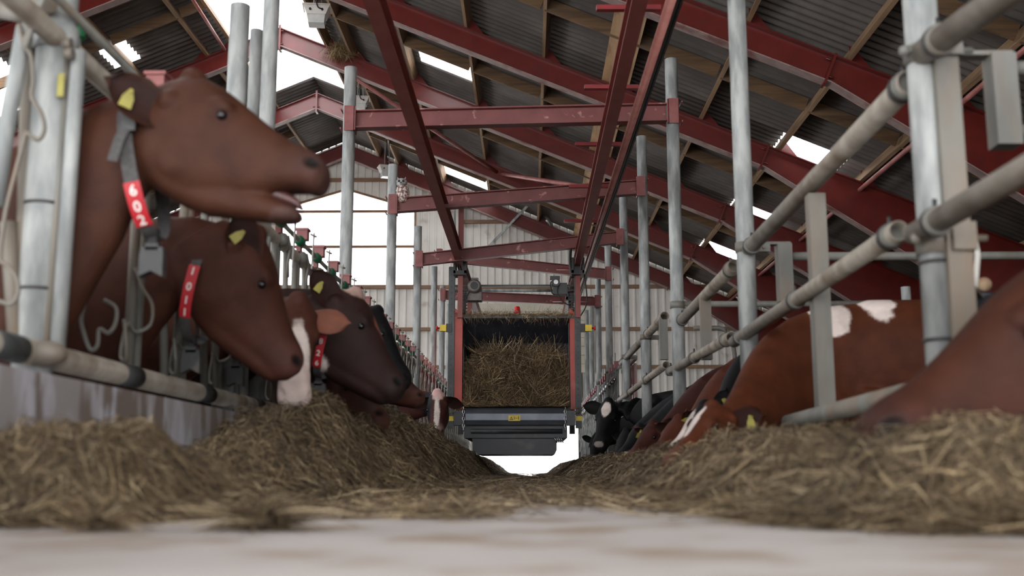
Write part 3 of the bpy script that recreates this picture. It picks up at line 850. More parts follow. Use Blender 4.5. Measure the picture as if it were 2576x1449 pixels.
MB().tube([at(196, 95, Y=3.88), at(196, 95, Y=3.88) + Vector((-.01, .06, -.25))], .012, 10).build('stem', GALVD, t)

# far part of the right barrier: slim locking yokes with red caps
def make_yoke_r(y):
    X = 1.31; t = thing('slim_yoke', '', 'neck yoke', (X, y, .2), 'slim neck yokes at the far right barrier')
    for dy in (0, .12): MB().tube([(X, y + dy, .2), (X, y + dy, 1.62)], .016, 10).build('upright', GALV, t)
    mb = MB(); mb.tube(smooth_path([(X - .04, y, 1.3), (X - .07, y + .05, 1.2), (X - .04, y + .08, 1.1), (X - .07, y + .04, .95), (X - .03, y + .02, .8), (X - .05, y + .04, .6)]), .009, 8)
    mb.build('hook_rod', GALV, t)
    MB().ball((X - .05, y + .05, 1.47), .045, 10, sc=(.7, 1, 1)).build('pivot_cup', CHROME, t)
    mb = MB(); mb.bbox((X - .05, y, 1.64), (X + .02, y + .07, 1.74)); mb.build('latch_cap', BRIGHTRED, t)
    mb = MB(); mb.tube([(X - .03, y + .03, 1.4), (X - .03, y + .03, 1.86)], .007, 6); mb.build('pin', GALV, t)
    return t


yr = make_yoke_r(15.9); yr['label'] = 'slim galvanised neck yoke with red cap, first of the far right barrier'
for i in range(1, 23): dup(yr, (1.31, 15.9 + i * .52, .2), 'slim galvanised neck yoke with red cap, %s of the far right barrier' % ordn(i))
for z, nm in ((1.62, 'top'), (.3, 'bottom')):
    tag(MB().tube([(1.31, 15.6, z), (1.31, 28.2, z)], .025, 12).build('barrier_tube', GALV), 'thin %s tube of the far right barrier' % nm, 'rail')
# red slatted gate behind the far right barrier
t = thing('red_gate', 'dark red barred gate behind the far right barrier', 'gate', (1.45, 15.6, .6))
for k in range(7): MB().bbox((1.47, 15.0 + .3 * k, .75), (1.50, 15.16 + .3 * k, 1.62)).build('gate_bar', RED, t)
mb = MB()
for z in (.7, 1.66): mb.bbox((1.465, 14.9, z), (1.505, 17.1, z + .05))
mb.build('gate_frame', RED, t)

# ================================================================== lamps, nest, owl
def lamp(px, py, Y, lab, s=1.0, drop=1.0, tilt=0.0):
    c = at(px, py, Y=Y)
    t = thing('hanging_lamp', lab, 'lamp', c, 'floodlights hanging under the ridge', rz=tilt)
    cz = Matrix.Rotation(tilt, 3, 'Z')
    def q(x, y, z): return c + cz @ Vector((x * s, y * s, z * s))
    mb = MB()
    top = [q(x, y, .12) for x, y in ((-.2, -.15), (.2, -.15), (.2, .15), (-.2, .15))]
    bot = [q(x, y, -.02) for x, y in ((-.14, -.13), (.14, -.13), (.14, .13), (-.14, .13))]
    mb.add(top + bot, [(0, 1, 2, 3), (7, 6, 5, 4), (0, 4, 5, 1), (1, 5, 6, 2), (2, 6, 7, 3), (3, 7, 4, 0)])
    mb.box(q(0, 0, .125), (.42 * s, .33 * s, .02 * s), (cz @ Vector((1, 0, 0)), cz @ Vector((0, 1, 0)), (0, 0, 1)))
    mb.build('housing', WHITEPL, t)
    g = [q(x, y, -.02) for x, y in ((-.13, -.12), (.13, -.12), (.13, .12), (-.13, .12))]
    g2 = [q(x, y, -.15) for x, y in ((-.12, -.11), (.12, -.11), (.12, .11), (-.12, .11))]
    MB().add(g + g2, [(0, 1, 2, 3), (7, 6, 5, 4), (0, 4, 5, 1), (1, 5, 6, 2), (2, 6, 7, 3), (3, 7, 4, 0)]).build('diffuser', LAMPG, t)
    mb = MB()
    for x in (-.09, .09): mb.tube([q(x, -.135, .045), q(x, -.165, .045)], .018 * s, 10)
    mb.build('cable_gland', BLACK, t)
    MB().tube(smooth_path([q(.09, -.16, .045), q(.03, -.19, .06), q(.0, -.17, .16), q(.0, -.02, .3), q(0, 0, drop)]), .012, 8).build('cable', CABLE, t)
    mb = MB()
    for x in (-.05, .07): mb.tube([q(x, 0, .12), q(x * .6, 0, drop)], .01, 8)
    mb.build('hanger', GALV, t)


LAMPG = mat('lamp_diffuser_plastic', (196, 196, 192), (182, 182, 178), 12, 0.3)
lamp(797, 40, 17.2, 'large boxy white floodlight hanging under the ridge skylight', 1.12, 1.3, .12)
lamp(905, 262, 22.0, 'white floodlight partly hidden behind the first left post', 1.0, .9, .1)
lamp(972, 432, 26.0, 'small white floodlight on long rods above the second left post', 1.0, 1.5, .35)
# bird nest
c = at(858, 128, Y=20.35); N = 900
def strands(P, D, Ln, wd, curl, seg=3):
    """P (n,3) starts, D (n,3) directions -> ribbon strands"""
    n = len(P); D = D / (np.linalg.norm(D, axis=1)[:, None] + 1e-9)
    C = RNG.normal(size=(n, 3)); C -= (C * D).sum(1)[:, None] * D; C /= np.linalg.norm(C, axis=1)[:, None] + 1e-9
    W = np.cross(D, C); V = np.zeros((n, seg + 1, 2, 3))
    for i in range(seg + 1):
        t = i / seg
        p = P + D * (Ln * t)[:, None] + C * (curl * Ln * (t * t))[:, None]
        w = W * (wd * (1 - .6 * t) / 2)[:, None]
        V[:, i, 0] = p - w; V[:, i, 1] = p + w
    base = (np.arange(n) * (seg + 1) * 2)[:, None, None]
    k = np.arange(seg)[None, :, None] * 2
    F = base + k + np.array([0, 1, 3, 2])[None, None, :]
    return V.reshape(-1, 3), F.reshape(-1, 4)


def strand_mesh(name, V, F, m, origin, parent=None):
    me = bpy.data.meshes.new(name); V = V - np.array(origin)
    me.vertices.add(len(V)); me.vertices.foreach_set('co', V.astype(np.float32).ravel())
    me.loops.add(F.size); me.loops.foreach_set('vertex_index', F.astype(np.int32).ravel())
    me.polygons.add(len(F)); me.polygons.foreach_set('loop_start', np.arange(0, F.size, 4, dtype=np.int32))
    me.update(calc_edges=True); me.materials.append(m)
    o = bpy.data.objects.new(name, me); COL.objects.link(o)
    if parent is None: o.location = origin
    else: o.parent = parent
    return o


Pn = RNG.normal(size=(N, 3)) * np.array([.13, .07, .06]) + np.array(c)
Dn = RNG.normal(size=(N, 3)) + np.array([0, 0, -.4])
V, F = strands(Pn, Dn, RNG.uniform(.08, .22, N), np.full(N, .009), .4)
tag(strand_mesh('bird_nest', V, F, NEST, tuple(c)), 'untidy straw bird nest on the red rafter near the ridge', 'nest')
# owl decoy on the second cross beam
c = at(1012, 496, Y=11.92)
c.z -= .0
t = thing('decoy_owl', 'speckled decoy owl sitting on the second cross beam beside the post', 'owl decoy', c)
MB().ball(c + Vector((0, 0, .045)), .082, 20, sc=(1, .9, 1.45)).build('body', OWLM, t)
hd = MB().ball(c + Vector((-.01, -.01, .165)), .066, 20, sc=(1, .95, .85))
for sx in (-1, 1): hd.tube([c + Vector((-.01 + sx * .036, -.01, .205)), c + Vector((-.01 + sx * .048, -.02, .23))], [.012, .003], 8)
hd.build('head', OWLH, t)
mb = MB()
for sx in (-.018, .018): mb.ball(c + Vector((-.01 + sx * 1.3, -.072, .172)), .014, 10, sc=(1, .5, 1))
mb.build('eye_disc', DARKMETAL, t)
MB().tube([c + Vector((-.01, -.072, .158)), c + Vector((-.01, -.09, .142))], [.008, .001], 8).build('beak', DARKMETAL, t)

# ================================================================== feed wagon
WY = 15.0; WB = 17.3
wq = lambda px, py, Y=WY: at(px, py, Y=Y)
wg = thing('feed_wagon', 'red and black overhead feed wagon loaded with hay, hanging in the alley', 'feed wagon', (-.19, WY, .36))
xl, xr = wq(1135, 900).x, wq(1454, 900).x
zb_, zt_ = wq(1135, 1078).z, wq(1135, 672).z
for x, sg in ((xl, 1), (xr, -1)):
    for Y in (WY, WB):
        mb = MB(); mb.bbox((x - .043, Y - .03, zb_), (x + .043, Y + .03, zt_))
        o = mb.build('mast', GREYST, wg)
        mb = MB(); z = zb_ + .12
        while z < zt_ - .05 and Y == WY:
            mb.tube([(x, Y - .0325, z), (x, Y - .029, z)], .010, 10); z += .085
        if Y == WY: mb.build('hole_row', DARKMETAL, o)
    if True:
        mb = MB(); mb.bbox((x - .05, WY - .036, wq(0, 1060).z), (x + .05, WY - .031, wq(0, 1048).z)); mb.build('mark_strip', YELLOW, wg)
# red side panels and inner walls
zp0, zp1 = wq(1150, 1030).z, wq(1150, 775).z
for x0, x1 in ((wq(1143, 900).x, wq(1163, 900).x), (wq(1434, 900).x, wq(1447, 900).x)):
    mb = MB(); mb.prism([(x0, WY, zp0), (x1, WY, zp0), (x1, WY, zp1 - .08), (x0, WY, zp1)], (0, WB - WY, 0))
    mb.build('side_panel', BOXRED, wg)
ix0, ix1 = wq(1164, 900).x, wq(1433, 900).x
MB().bbox((ix0, WY + .25, zp0), (ix1, WB, zp0 + .03)).build('floor_chain', BLACK, wg)
MB().bbox((ix0 - .0, WY + .1, zp0), (ix0 + .012, WB, zp1 - .1)).build('inner_wall', BLACK, wg)
MB().bbox((ix1 - .012, WY + .1, zp0), (ix1, WB, zp1 - .1)).build('inner_wall', BLACK, wg)
MB().bbox((ix0, WB - .02, zp0), (ix1, WB, zp1)).build('back_wall', BLACK, wg)
ht = wq(0, 800).z; hb = wq(0, 858).z
mb = MB(); mb.prism([(wq(1160, 800).x, WY + .02, ht), (wq(1437, 800).x, WY + .02, ht), (wq(1432, 858).x, WY + .35, hb), (wq(1196, 858).x, WY + .35, hb)], (0, .03, 0))
mb.prism([(wq(1160, 800).x, WY + .02, ht), (wq(1196, 858).x, WY + .35, hb), (wq(1168, 900).x, WY + .35, wq(0, 900).z), (wq(1160, 880).x, WY + .06, wq(0, 880).z)], (.02, .03, 0))
mb.build('hopper_plate', BLACK, wg)
mb = MB(); mb.bbox((wq(1158, 0).x, WY - .02, ht - .02), (wq(1438, 0).x, WY + .06, ht + .012)); mb.build('hopper_rim', GREYST, wg)
# roller beam with chains and warning sign
mb = MB(); rc0, rc1 = wq(1172, 1050), wq(1425, 1050)
vs, fs = [], []
n = 8
for x in (rc0.x, rc1.x):
    for k_ in range(n):
        a = math.pi / 8 + k_ * math.pi / 4; vs.append((x, WY - .02 + .12 * math.cos(a), rc0.z + .115 * math.sin(a)))
mb.add(vs, [(k_, (k_ + 1) % n, (k_ + 1) % n + n, k_ + n) for k_ in range(n)] + [tuple(reversed(range(n))), tuple(range(n, 2 * n))]); mb.build('roller_beam', ROLLER, wg)
MB().bbox((wq(1172, 0).x, WY + .1, wq(0, 1032).z), (wq(1428, 0).x, WY + .3, wq(0, 1024).z)).build('lip_plate', BLACK, wg)
sg = MB(); a, b = wq(1279, 1059, WY - .14), wq(1309, 1045, WY - .14)
sg.bbox((a.x, WY - .146, a.z), (b.x, WY - .142, b.z)); so = sg.build('warning_sign', YELLOW, wg)
mb = MB(); cx_, cz_, hh_ = a.x + .04, (a.z + b.z) / 2, .024
mb.prism([(cx_ - .027, WY - .1475, cz_ - hh_), (cx_ + .027, WY - .1475, cz_ - hh_), (cx_, WY - .1475, cz_ + hh_)], (0, .001, 0))
mb.prism([(cx_ - .016, WY - .149, cz_ - hh_ + .007), (cx_ + .016, WY - .149, cz_ - hh_ + .007), (cx_, WY - .149, cz_ + hh_ - .012)], (0, .001, 0), 1)
mb.bbox((cx_ - .003, WY - .1505, cz_ - .014), (cx_ + .003, WY - .1495, cz_ + .006), 0)
for k_ in range(3): mb.bbox((cx_ + .035, WY - .1485, cz_ - .018 + k_ * .014), (cx_ + .05, WY - .1475, cz_ - .011 + k_ * .014))
mb.bbox((cx_ + .055, WY - .1485, cz_ - .003), (cx_ + .083, WY - .1475, cz_ + .003)); mb.bbox((cx_ + .095, WY - .1485, cz_ - .02), (cx_ + .103, WY - .1475, cz_ + .014)); mb.ball((cx_ + .099, WY - .148, cz_ + .02), .006, 8)
mb.build('pictogram', [CABLE, YELLOW], so)
for px in (1168, 1421):
    p = wq(px, 1036); mb = MB()
    for k_ in range(7):
        cc = Vector((p.x, WY - .16, p.z + .04 - k_ * .048)); al = k_ % 2
        mb.tube([cc + Vector(((.014 * math.cos(u) if al else 0), (0 if al else .014 * math.cos(u)), .03 * math.sin(u))) for u in np.linspace(0, 2 * math.pi, 13)], .0055, 6, cap=False)
    mb.build('chain', CHROME, wg)
    c_ = wq(px + (-14 if px < 1300 else 14), 1052); MB().box((c_.x, WY + .02, c_.z), (.13, .22, .2)).build('end_bearing', BLACK, wg)
# lower conveyor parts
z1, z2 = wq(0, 1080).z, wq(0, 1102).z
MB().bbox((wq(1175, 0).x, WY + .05, z2), (wq(1418, 0).x, WB - .2, zp0 - .01)).build('cross_conveyor', BLACK, wg)
a, b = wq(1200, 1143), wq(1401, 1100)
MB().prism([(a.x, WY + .12, a.z), (b.x - .03, WY + .12, a.z), (b.x, WY + .12, a.z + .06), (b.x, WY + .12, b.z), (a.x - .08, WY + .12, b.z), (a.x - .05, WY + .12, a.z + .08)], (0, 1.6, 0)).build('lower_housing', BLACK, wg)
MB().tube([wq(1185, 1084, WY - .02), wq(1415, 1084, WY - .02)], .03, 12).build('drive_shaft', GREYST, wg)
mb = MB()
for k_ in range(4): mb.tube([wq(1395 + 5 * k_, 1100), wq(1402 + 5 * k_, 1114)], .01, 6)
mb.build('sprocket', CHROME, wg)
# emergency stops
for px, s_ in ((1115, -1), (1480, 1)):
    p = wq(px, 826); mb = MB(); mb.bbox((p.x - .045, WY - .06, p.z - .045), (p.x + .045, WY + .03, p.z + .045)); o = mb.build('stop_box', YELLOW, wg)
    MB().tube([p + Vector((s_ * .045, -.02, 0)), p + Vector((s_ * .075, -.02, 0)), p + Vector((s_ * .08, -.02, 0)), p + Vector((s_ * .1, -.02, 0))], [.015, .015, .035, .03], 14).build('stop_button', BEACON, o)
    MB().bbox((p.x - s_ * .045, WY - .05, p.z - .06), (p.x - s_ * .12, WY - .03, p.z + .06)).build('stop_bracket', DARKMETAL, wg)
p = wq(1301, 782, WY + .8); MB().tube([p + Vector((0, 0, -.06)), p + Vector((0, 0, .0)), p + Vector((0, 0, .05)), p + Vector((0, 0, .065))], [.05, .05, .042, .03], 18).build('beacon', BEACON, wg)
# trolley and motors between masts and runway
zc = RZ
mb = MB(); z = wq(0, 711).z; mb.bbox((xl, WY + .35, z - .012), (xr, WY + .4, z + .012)); mb.bbox((xl, WY + .35, z - .08), (xr, WY + .4, z - .055)); mb.build('cross_rail', GREYST, wg)
MB().tube([wq(1212, 731, WY + .3), wq(1392, 731, WY + .3)], .02, 10).build('drive_tube', GALV, wg)
for x, nm in ((RLX, 'l'), (RRX, 'r')):
    for Y in (WY - .05, WB):
        mb = MB(); mb.bbox((x - .09, Y - .14, RZ - .20), (x - .06, Y + .14, RZ + .02)); mb.bbox((x + .06, Y - .14, RZ - .20), (x + .09, Y + .14, RZ + .02))
        mb.bbox((x - .09, Y - .14, RZ - .22), (x + .09, Y + .14, RZ - .16)); mb.build('trolley', DARKMETAL, wg)
        mb = MB()
        for dy in (-.08, .08):
            for s_ in (-1, 1): mb.tube([(x + s_ * .02, Y + dy, RZ - .03), (x + s_ * .055, Y + dy, RZ - .03)], .035, 14)
        mb.build('wheel', MOTOR, wg)
        MB().bbox((x - .035, Y - .03, ht - .02), (x + .035, Y + .03, RZ - .2)).build('hanger_bar', BROWNRED, wg)
m0 = wq(1194, 722)
mb = MB(); mb.tube([m0 + Vector((0, -.12, 0)), m0 + Vector((0, -.1, 0)), m0 + Vector((0, .22, 0))], [.075, .095, .095], 20); mb.box(m0 + Vector((0, .05, .11)), (.1, .1, .05)); mb.box(m0 + Vector((0, .1, -.13)), (.2, .2, .12))
mo = mb.build('motor', MOTOR, wg)
MB().tube([m0 + Vector((0, -.125, 0)), m0 + Vector((0, -.118, 0))], .055, 18).build('fan_grille', DARKMETAL, mo)
for k_ in range(10):
    pass
m1 = wq(1398, 716)
mb = MB(); mb.tube([m1 + Vector((0, -.1, .02)), m1 + Vector((0, .12, .02))], .06, 18); mb.box(m1 + Vector((-.01, .02, .1)), (.14, .12, .04)); mb.box(m1 + Vector((.06, .06, -.06)), (.2, .2, .16))
mo = mb.build('gearbox', GREYST, wg)
MB().tube([m1 + Vector((0, -.106, .02)), m1 + Vector((0, -.1, .02))], .032, 16).build('shaft_cap', CHROME, mo)
for px in (1168, 1437):
    mb = MB()
    for k_ in range(14):
        p = wq(px + (k_ % 2) * 3, 738 + k_ * 4.2, WY + .15); mb.box(p, (.05, .03, .018))
    mb.build('lift_chain', DARKMETAL, wg)
for pts in (((1408, 712), (1402, 735), (1415, 758), (1436, 770)), ((1470, 690), (1476, 740), (1474, 770), (1460, 795)), ((1183, 730), (1172, 752), (1168, 790)), ((1395, 705), (1385, 712), (1388, 735), (1395, 742))):
    MB().tube(S(*pts, Y=WY - .05), .009, 8).build('cable', CABLE, wg)
for px, a_, b_ in ((1157, 640, 690), (1436, 620, 700)):
    MB().tube(S((px, a_), (px - 6 + 4, (a_ + b_) / 2), (px + 4, b_), Y=WY - .1), .022, 10).build('cable_chain', CABLE, wg)

# ================================================================== hay
def snoise(x, y, seed=0):
    r = np.random.default_rng(seed); o = np.zeros_like(x, dtype=float)
    for k in range(10):
        f = 1.3 * 1.45 ** k; a = 1 / (1.25 ** k); th = r.uniform(0, 6.28)
        o += a * np.sin(f * (x * math.cos(th) + y * math.sin(th)) + r.uniform(0, 6.28))
    return o / 3.2


LA = ([-1, 2.5, 2.75, 3.05, 3.4, 4.05, 4.6, 5.2, 6, 7, 8, 10, 14, 28.5], [0.0, .0, .19, .215, .14, .15, .29, .40, .44, .49, .50, .50, .40, .32])
LF = ([-1, 2.2, 3, 4, 5.4, 6.4, 9, 12, 28.5], [-1.25, -1.2, -.90, -.84, -.70, -.55, -.50, -.48, -.50])
RA = ([-1, 2.32, 2.42, 2.6, 2.8, 3.1, 3.6, 5, 8, 12, 28.5], [0, .03, .13, .17, .18, .19, .215, .215, .205, .235, .25])
RF = ([-1, 2.2, 2.35, 2.5, 2.9, 4.1, 7.8, 12, 28.5], [1.2, 1.0, .80, .62, .55, .48, .42, .38, .43])


def h_left(x, y):
    A = np.interp(y, *LA); xf = np.interp(y, *LF)
    t = np.clip((x - xf) / (-1.12 - xf), -.4, 1.0); t = np.clip(t, 0, 1)
    prof = np.sin(t * math.pi / 2) ** 1.15
    back = np.clip((x + 1.5) / .35, 0, 1) * .25 + .75
    n = snoise(x * 4, y * 3.2, 3)
    return A * prof * back * (1 + .26 * n) + (.022 * snoise(x * 9, y * 9, 5) + .010 * snoise(x * 26, y * 26, 6)) * np.clip(prof * 5, 0, 1)


def h_right(x, y):
    A = np.interp(y, *RA); xf = np.interp(y, *RF)
    t = np.clip((x - xf) / (.34 + .01 * np.clip(y, 0, 12)), 0, 1)
    prof = np.sin(t * math.pi / 2) ** 1.1
    n = snoise(x * 4, y * 3.2, 13)
    return A * prof * (1 + .2 * n) + (.022 * snoise(x * 9, y * 9, 15) + .010 * snoise(x * 26, y * 26, 16)) * np.clip(prof * 5, 0, 1)


def hay_pile(name, hf, x0, x1, y0, y1, nstr, label, seed):
    xs = np.arange(x0, x1 + .001, .03); ys = np.concatenate([np.arange(y0, min(y1, 9), .03), np.arange(9, y1, .08)]) if y1 > 9 else np.arange(y0, y1 + .001, .03)
    Xg, Yg = np.meshgrid(xs, ys, indexing='ij'); Z = hf(Xg, Yg) - .012
    V = np.stack([Xg, Yg, Z], -1).reshape(-1, 3); ny = len(ys)
    I = (np.arange(len(xs) - 1)[:, None] * ny + np.arange(ny - 1)[None, :])
    F = np.stack([I, I + ny, I + ny + 1, I + 1], -1).reshape(-1, 4)
    mb_o = strand_mesh(name, V, F, HAYBASE, (0, 0, 0))
    mb_o.data.polygons.foreach_set('use_smooth', [True] * len(F))
    tag(mb_o, label, 'hay', kind='stuff')
    # strands, denser near the camera
    u = RNG.uniform(0, 1, nstr)
    py = y0 + (y1 - y0) * u ** 2.0
    px = RNG.uniform(x0, x1, nstr)
    h = hf(px, py); keep = h > .01; px, py, h = px[keep], py[keep], h[keep]; n = len(px)
    P = np.stack([px, py, h + RNG.uniform(-.012, .014, n)], -1)
    e = .02
    gx = (hf(px + e, py) - hf(px - e, py)) / (2 * e); gy = (hf(px, py + e) - hf(px, py - e)) / (2 * e)
    th = RNG.uniform(0, 2 * math.pi, n); D = np.stack([np.cos(th), np.sin(th), np.clip(np.cos(th) * gx + np.sin(th) * gy, -.7, .7) + RNG.normal(.04, .2, n)], -1)
    L = RNG.uniform(.04, .13, n) * (1 + .05 * py); W = RNG.uniform(.0018, .0038, n) * (1 + .08 * py)
    V, F = strands(P, D, L, W, RNG.normal(0, .6, n), 3)
    c_ = RNG.uniform(0, 1, n) < .16
    V2, F2 = strands(P[c_] + np.array([0, 0, .006]), D[c_] * np.array([1, 1, .6]), L[c_] * 1.7, W[c_] * 1.5, RNG.normal(0, .9, int(c_.sum())), 6)
    F = np.vstack([F, F2 + len(V)]); V = np.vstack([V, V2])
    hv = hf(V[:, 0], V[:, 1]); V[:, 2] = np.minimum(V[:, 2], np.maximum(hv, .002) + .058 + .035 * snoise(V[:, 0] * 12, V[:, 1] * 12, 9))
    V[:, 2] = np.maximum(V[:, 2], .002)
    o = strand_mesh('loose_strands', V, F, HAY, (0, 0, 0), mb_o); o['kind'] = 'stuff'
    return mb_o


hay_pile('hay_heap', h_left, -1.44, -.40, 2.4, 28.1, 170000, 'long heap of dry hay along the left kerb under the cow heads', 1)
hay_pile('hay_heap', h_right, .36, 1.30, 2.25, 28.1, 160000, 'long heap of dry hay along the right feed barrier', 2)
# thin litter over the middle of the alley and a few wisps on the bare concrete
n = 26000
ly = 3.0 + (26 - 3.0) * RNG.uniform(0, 1, n) ** 2.2; lx = RNG.uniform(-1.35, 1.2, n)
edge = 3.5 + .5 * np.sin(lx * 3) + .35 * np.sin(lx * 9 + 1) + .9 * RNG.normal(0, .35, n)
k_ = ly > edge
lx, ly = lx[k_], ly[k_]; n = len(lx)
P = np.stack([lx, ly, RNG.uniform(.002, .022, n)], -1); th = RNG.uniform(0, 6.28, n)
D = np.stack([np.cos(th), np.sin(th), RNG.normal(.05, .1, n)], -1)
V, F = strands(P, D, RNG.uniform(.05, .15, n), RNG.uniform(.003, .006, n), RNG.normal(0, .3, n), 3)
V[:, 2] = np.maximum(V[:, 2], .002)
lo = strand_mesh('hay_litter', V, F, HAY, (0, 0, 0)); tag(lo, 'thin scattered hay litter covering the middle of the feed alley', 'hay', kind='stuff')
# hay load in the wagon: packed block plus strands
def wagon_hay():
    x0, x1 = ix0 + .02, ix1 - .02
    zf, ztp = zp0 + .03, wq(0, 866).z
    xs = np.linspace(x0, x1, 60); zs = np.linspace(0, 1, 44)
    Xg, Tg = np.meshgrid(xs, zs, indexing='ij')
    topz = ztp - .11 - .32 * np.clip((x0 + .28 - Xg) / .28, 0, 1) ** 1.4 - .10 * np.clip((Xg - x1 + .3) / .3, 0, 1)
    Z = zf + (topz - zf) * Tg
    n_ = snoise(Xg * 5, Z * 5, 21)
    Yf = WY + .16 + .10 * n_ + .22 * np.clip((Z - zf - .35) / .5, 0, 1) + .18 * np.exp(-((Z - zf - .62) / .05) ** 2) - .22 * np.exp(-(Z - zf) / .1)
    V = np.stack([Xg, Yf, Z], -1).reshape(-1, 3)
    V2 = V.copy(); V2[:, 1] = WB - .1
    V2[:, 2] = V2[:, 2]
    m_ = len(zs); I = (np.arange(59)[:, None] * m_ + np.arange(m_ - 1)[None, :])
    F = np.stack([I, I + m_, I + m_ + 1, I + 1], -1).reshape(-1, 4)
    tp = np.array([i * m_ + m_ - 1 for i in range(60)]); nV = len(V)
    F2 = np.array([(tp[i], tp[i + 1], tp[i + 1] + nV, tp[i] + nV) for i in range(59)])
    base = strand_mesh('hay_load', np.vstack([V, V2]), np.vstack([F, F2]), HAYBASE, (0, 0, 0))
    tag(base, 'packed block of hay loaded inside the red feed wagon', 'hay', kind='stuff')
    n = 13000
    i = RNG.integers(0, nV, n); P = V[i] + RNG.normal(0, 1, (n, 3)) * np.array([.012, .014, .012]); P[:, 1] -= .012
    D = RNG.normal(0, 1, (n, 3)) * np.array([1, .35, .8]); D[:, 1] -= .35; P = P + .04 * np.stack([snoise(P[:, 0] * 9, P[:, 2] * 9, 7), snoise(P[:, 0] * 9, P[:, 2] * 9, 8) - .6, np.zeros(n)], -1)
    V3, F3 = strands(P, D, RNG.uniform(.09, .34, n), RNG.uniform(.004, .010, n), RNG.normal(0, .6, n), 3)
    ok = (V3[:, 0] > x0 - .02) & (V3[:, 0] < x1 + .02)
    V3[:, 0] = np.clip(V3[:, 0], x0 - .01, x1 + .01); V3[:, 2] = np.maximum(V3[:, 2], zf)
    strand_mesh('loose_strands', V3, F3, HAYW, (0, 0, 0), base)['kind'] = 'stuff'
    n = 3200
    P = np.stack([RNG.uniform(wq(1158, 0).x, wq(1438, 0).x, n), WY + RNG.uniform(-.03, .14, n), ht + .012 + RNG.uniform(0, .03, n)], -1)
    D = RNG.normal(0, 1, (n, 3)) * np.array([1, .5, .35]); 
    dr = RNG.uniform(0, 1, n) < .05; D[dr, 2] = -1.6; D[dr, 1] = -.3; P[dr, 1] = WY - .035
    V4, F4 = strands(P, D, RNG.uniform(.04, .16, n), RNG.uniform(.003, .005, n), RNG.normal(0, .4, n), 3)
    o = strand_mesh('hay_wisps', V4, F4, HAYW, (0, 0, 0)); tag(o, 'stray hay wisps lying along the top edge of the wagon box', 'hay', kind='stuff')
    n = 700
    P = np.stack([np.where(RNG.uniform(0, 1, n) < .7, wq(1158, 0).x, wq(1440, 0).x) + RNG.normal(0, .05, n), WY + RNG.uniform(-.1, .1, n), wq(0, 1036).z + RNG.uniform(-.04, .05, n)], -1)
    V5, F5 = strands(P, RNG.normal(0, 1, (n, 3)), RNG.uniform(.04, .1, n), RNG.uniform(.003, .005, n), RNG.normal(0, .4, n), 3)
    o = strand_mesh('hay_wisps', V5, F5, HAY, (0, 0, 0)); tag(o, 'tufts of hay caught on the wagon roller ends', 'hay', kind='stuff')


wagon_hay()

# ================================================================== cows
def loft(mb, secs, n=28, power=0.85, mi=0):
    """secs: (centre, lateral axis, up axis, half width, half height up, half height down)"""
    vs = []
    for c, la, up, w, hu, hd in secs:
        for k in range(n):
            t = 2 * math.pi * k / n; co, si = math.cos(t), math.sin(t)
            x = math.copysign(abs(co) ** power, co) * w; z = math.copysign(abs(si) ** power, si)
            vs.append(c + la * x + up * (z * (hu if z > 0 else hd)))
    fs = []
    for i in range(len(secs) - 1):
        for k in range(n):
            k2 = (k + 1) % n; fs.append((i * n + k, i * n + k2, (i + 1) * n + k2, (i + 1) * n + k))
    fs.append(tuple(reversed(range(n)))); fs.append(tuple((len(secs) - 1) * n + k for k in range(n)))
    mb.add(vs, fs, mi, True)


def remesh(mb, vox, smooth=5):
    me = bpy.data.meshes.new('tmp'); me.from_pydata([tuple(p) for p in mb.v], [], mb.f)
    o = bpy.data.objects.new('tmp', me); COL.objects.link(o)
    md = o.modifiers.new('r', 'REMESH'); md.mode = 'VOXEL'; md.voxel_size = vox; md.adaptivity = 0
    sm = o.modifiers.new('s', 'SMOOTH'); sm.factor = 0.5; sm.iterations = smooth
    dg = bpy.context.evaluated_depsgraph_get(); ev = o.evaluated_get(dg); m2 = ev.to_mesh()
    V = np.zeros(len(m2.vertices) * 3); m2.vertices.foreach_get('co', V)
    F = [tuple(p.vertices) for p in m2.polygons]
    ev.to_mesh_clear(); bpy.data.objects.remove(o); bpy.data.meshes.remove(me)
    return V.reshape(-1, 3), F


DARK = 0.37
HSEC = [  # x, z top, z bottom, half width  (head local, metres)
    (-.13, .040, -.22, .088), (-.06, .100, -.25, .104), (.0, .135, -.27, .114), (.05, .140, -.278, .120), (.10, .132, -.28, .124), (.16, .116, -.275, .121),
    (.22, .094, -.258, .108), (.29, .068, -.228, .093), (.36, .045, -.198, .084), (.43, .030, -.172, .080), (.48, .026, -.158, .084),
    (.525, .016, -.146, .085), (.555, -.004, -.130, .074), (.575, -.038, -.10, .046)]
JSEC = [(.02, -.13, -.265, .09), (.10, -.14, -.28, .088), (.18, -.14, -.281, .078), (.26, -.135, -.270, .068), (.34, -.125, -.243, .060), (.42, -.12, -.213, .058), (.48, -.115, -.190, .060), (.52, -.115, -.172, .054), (.548, -.125, -.155, .032)]


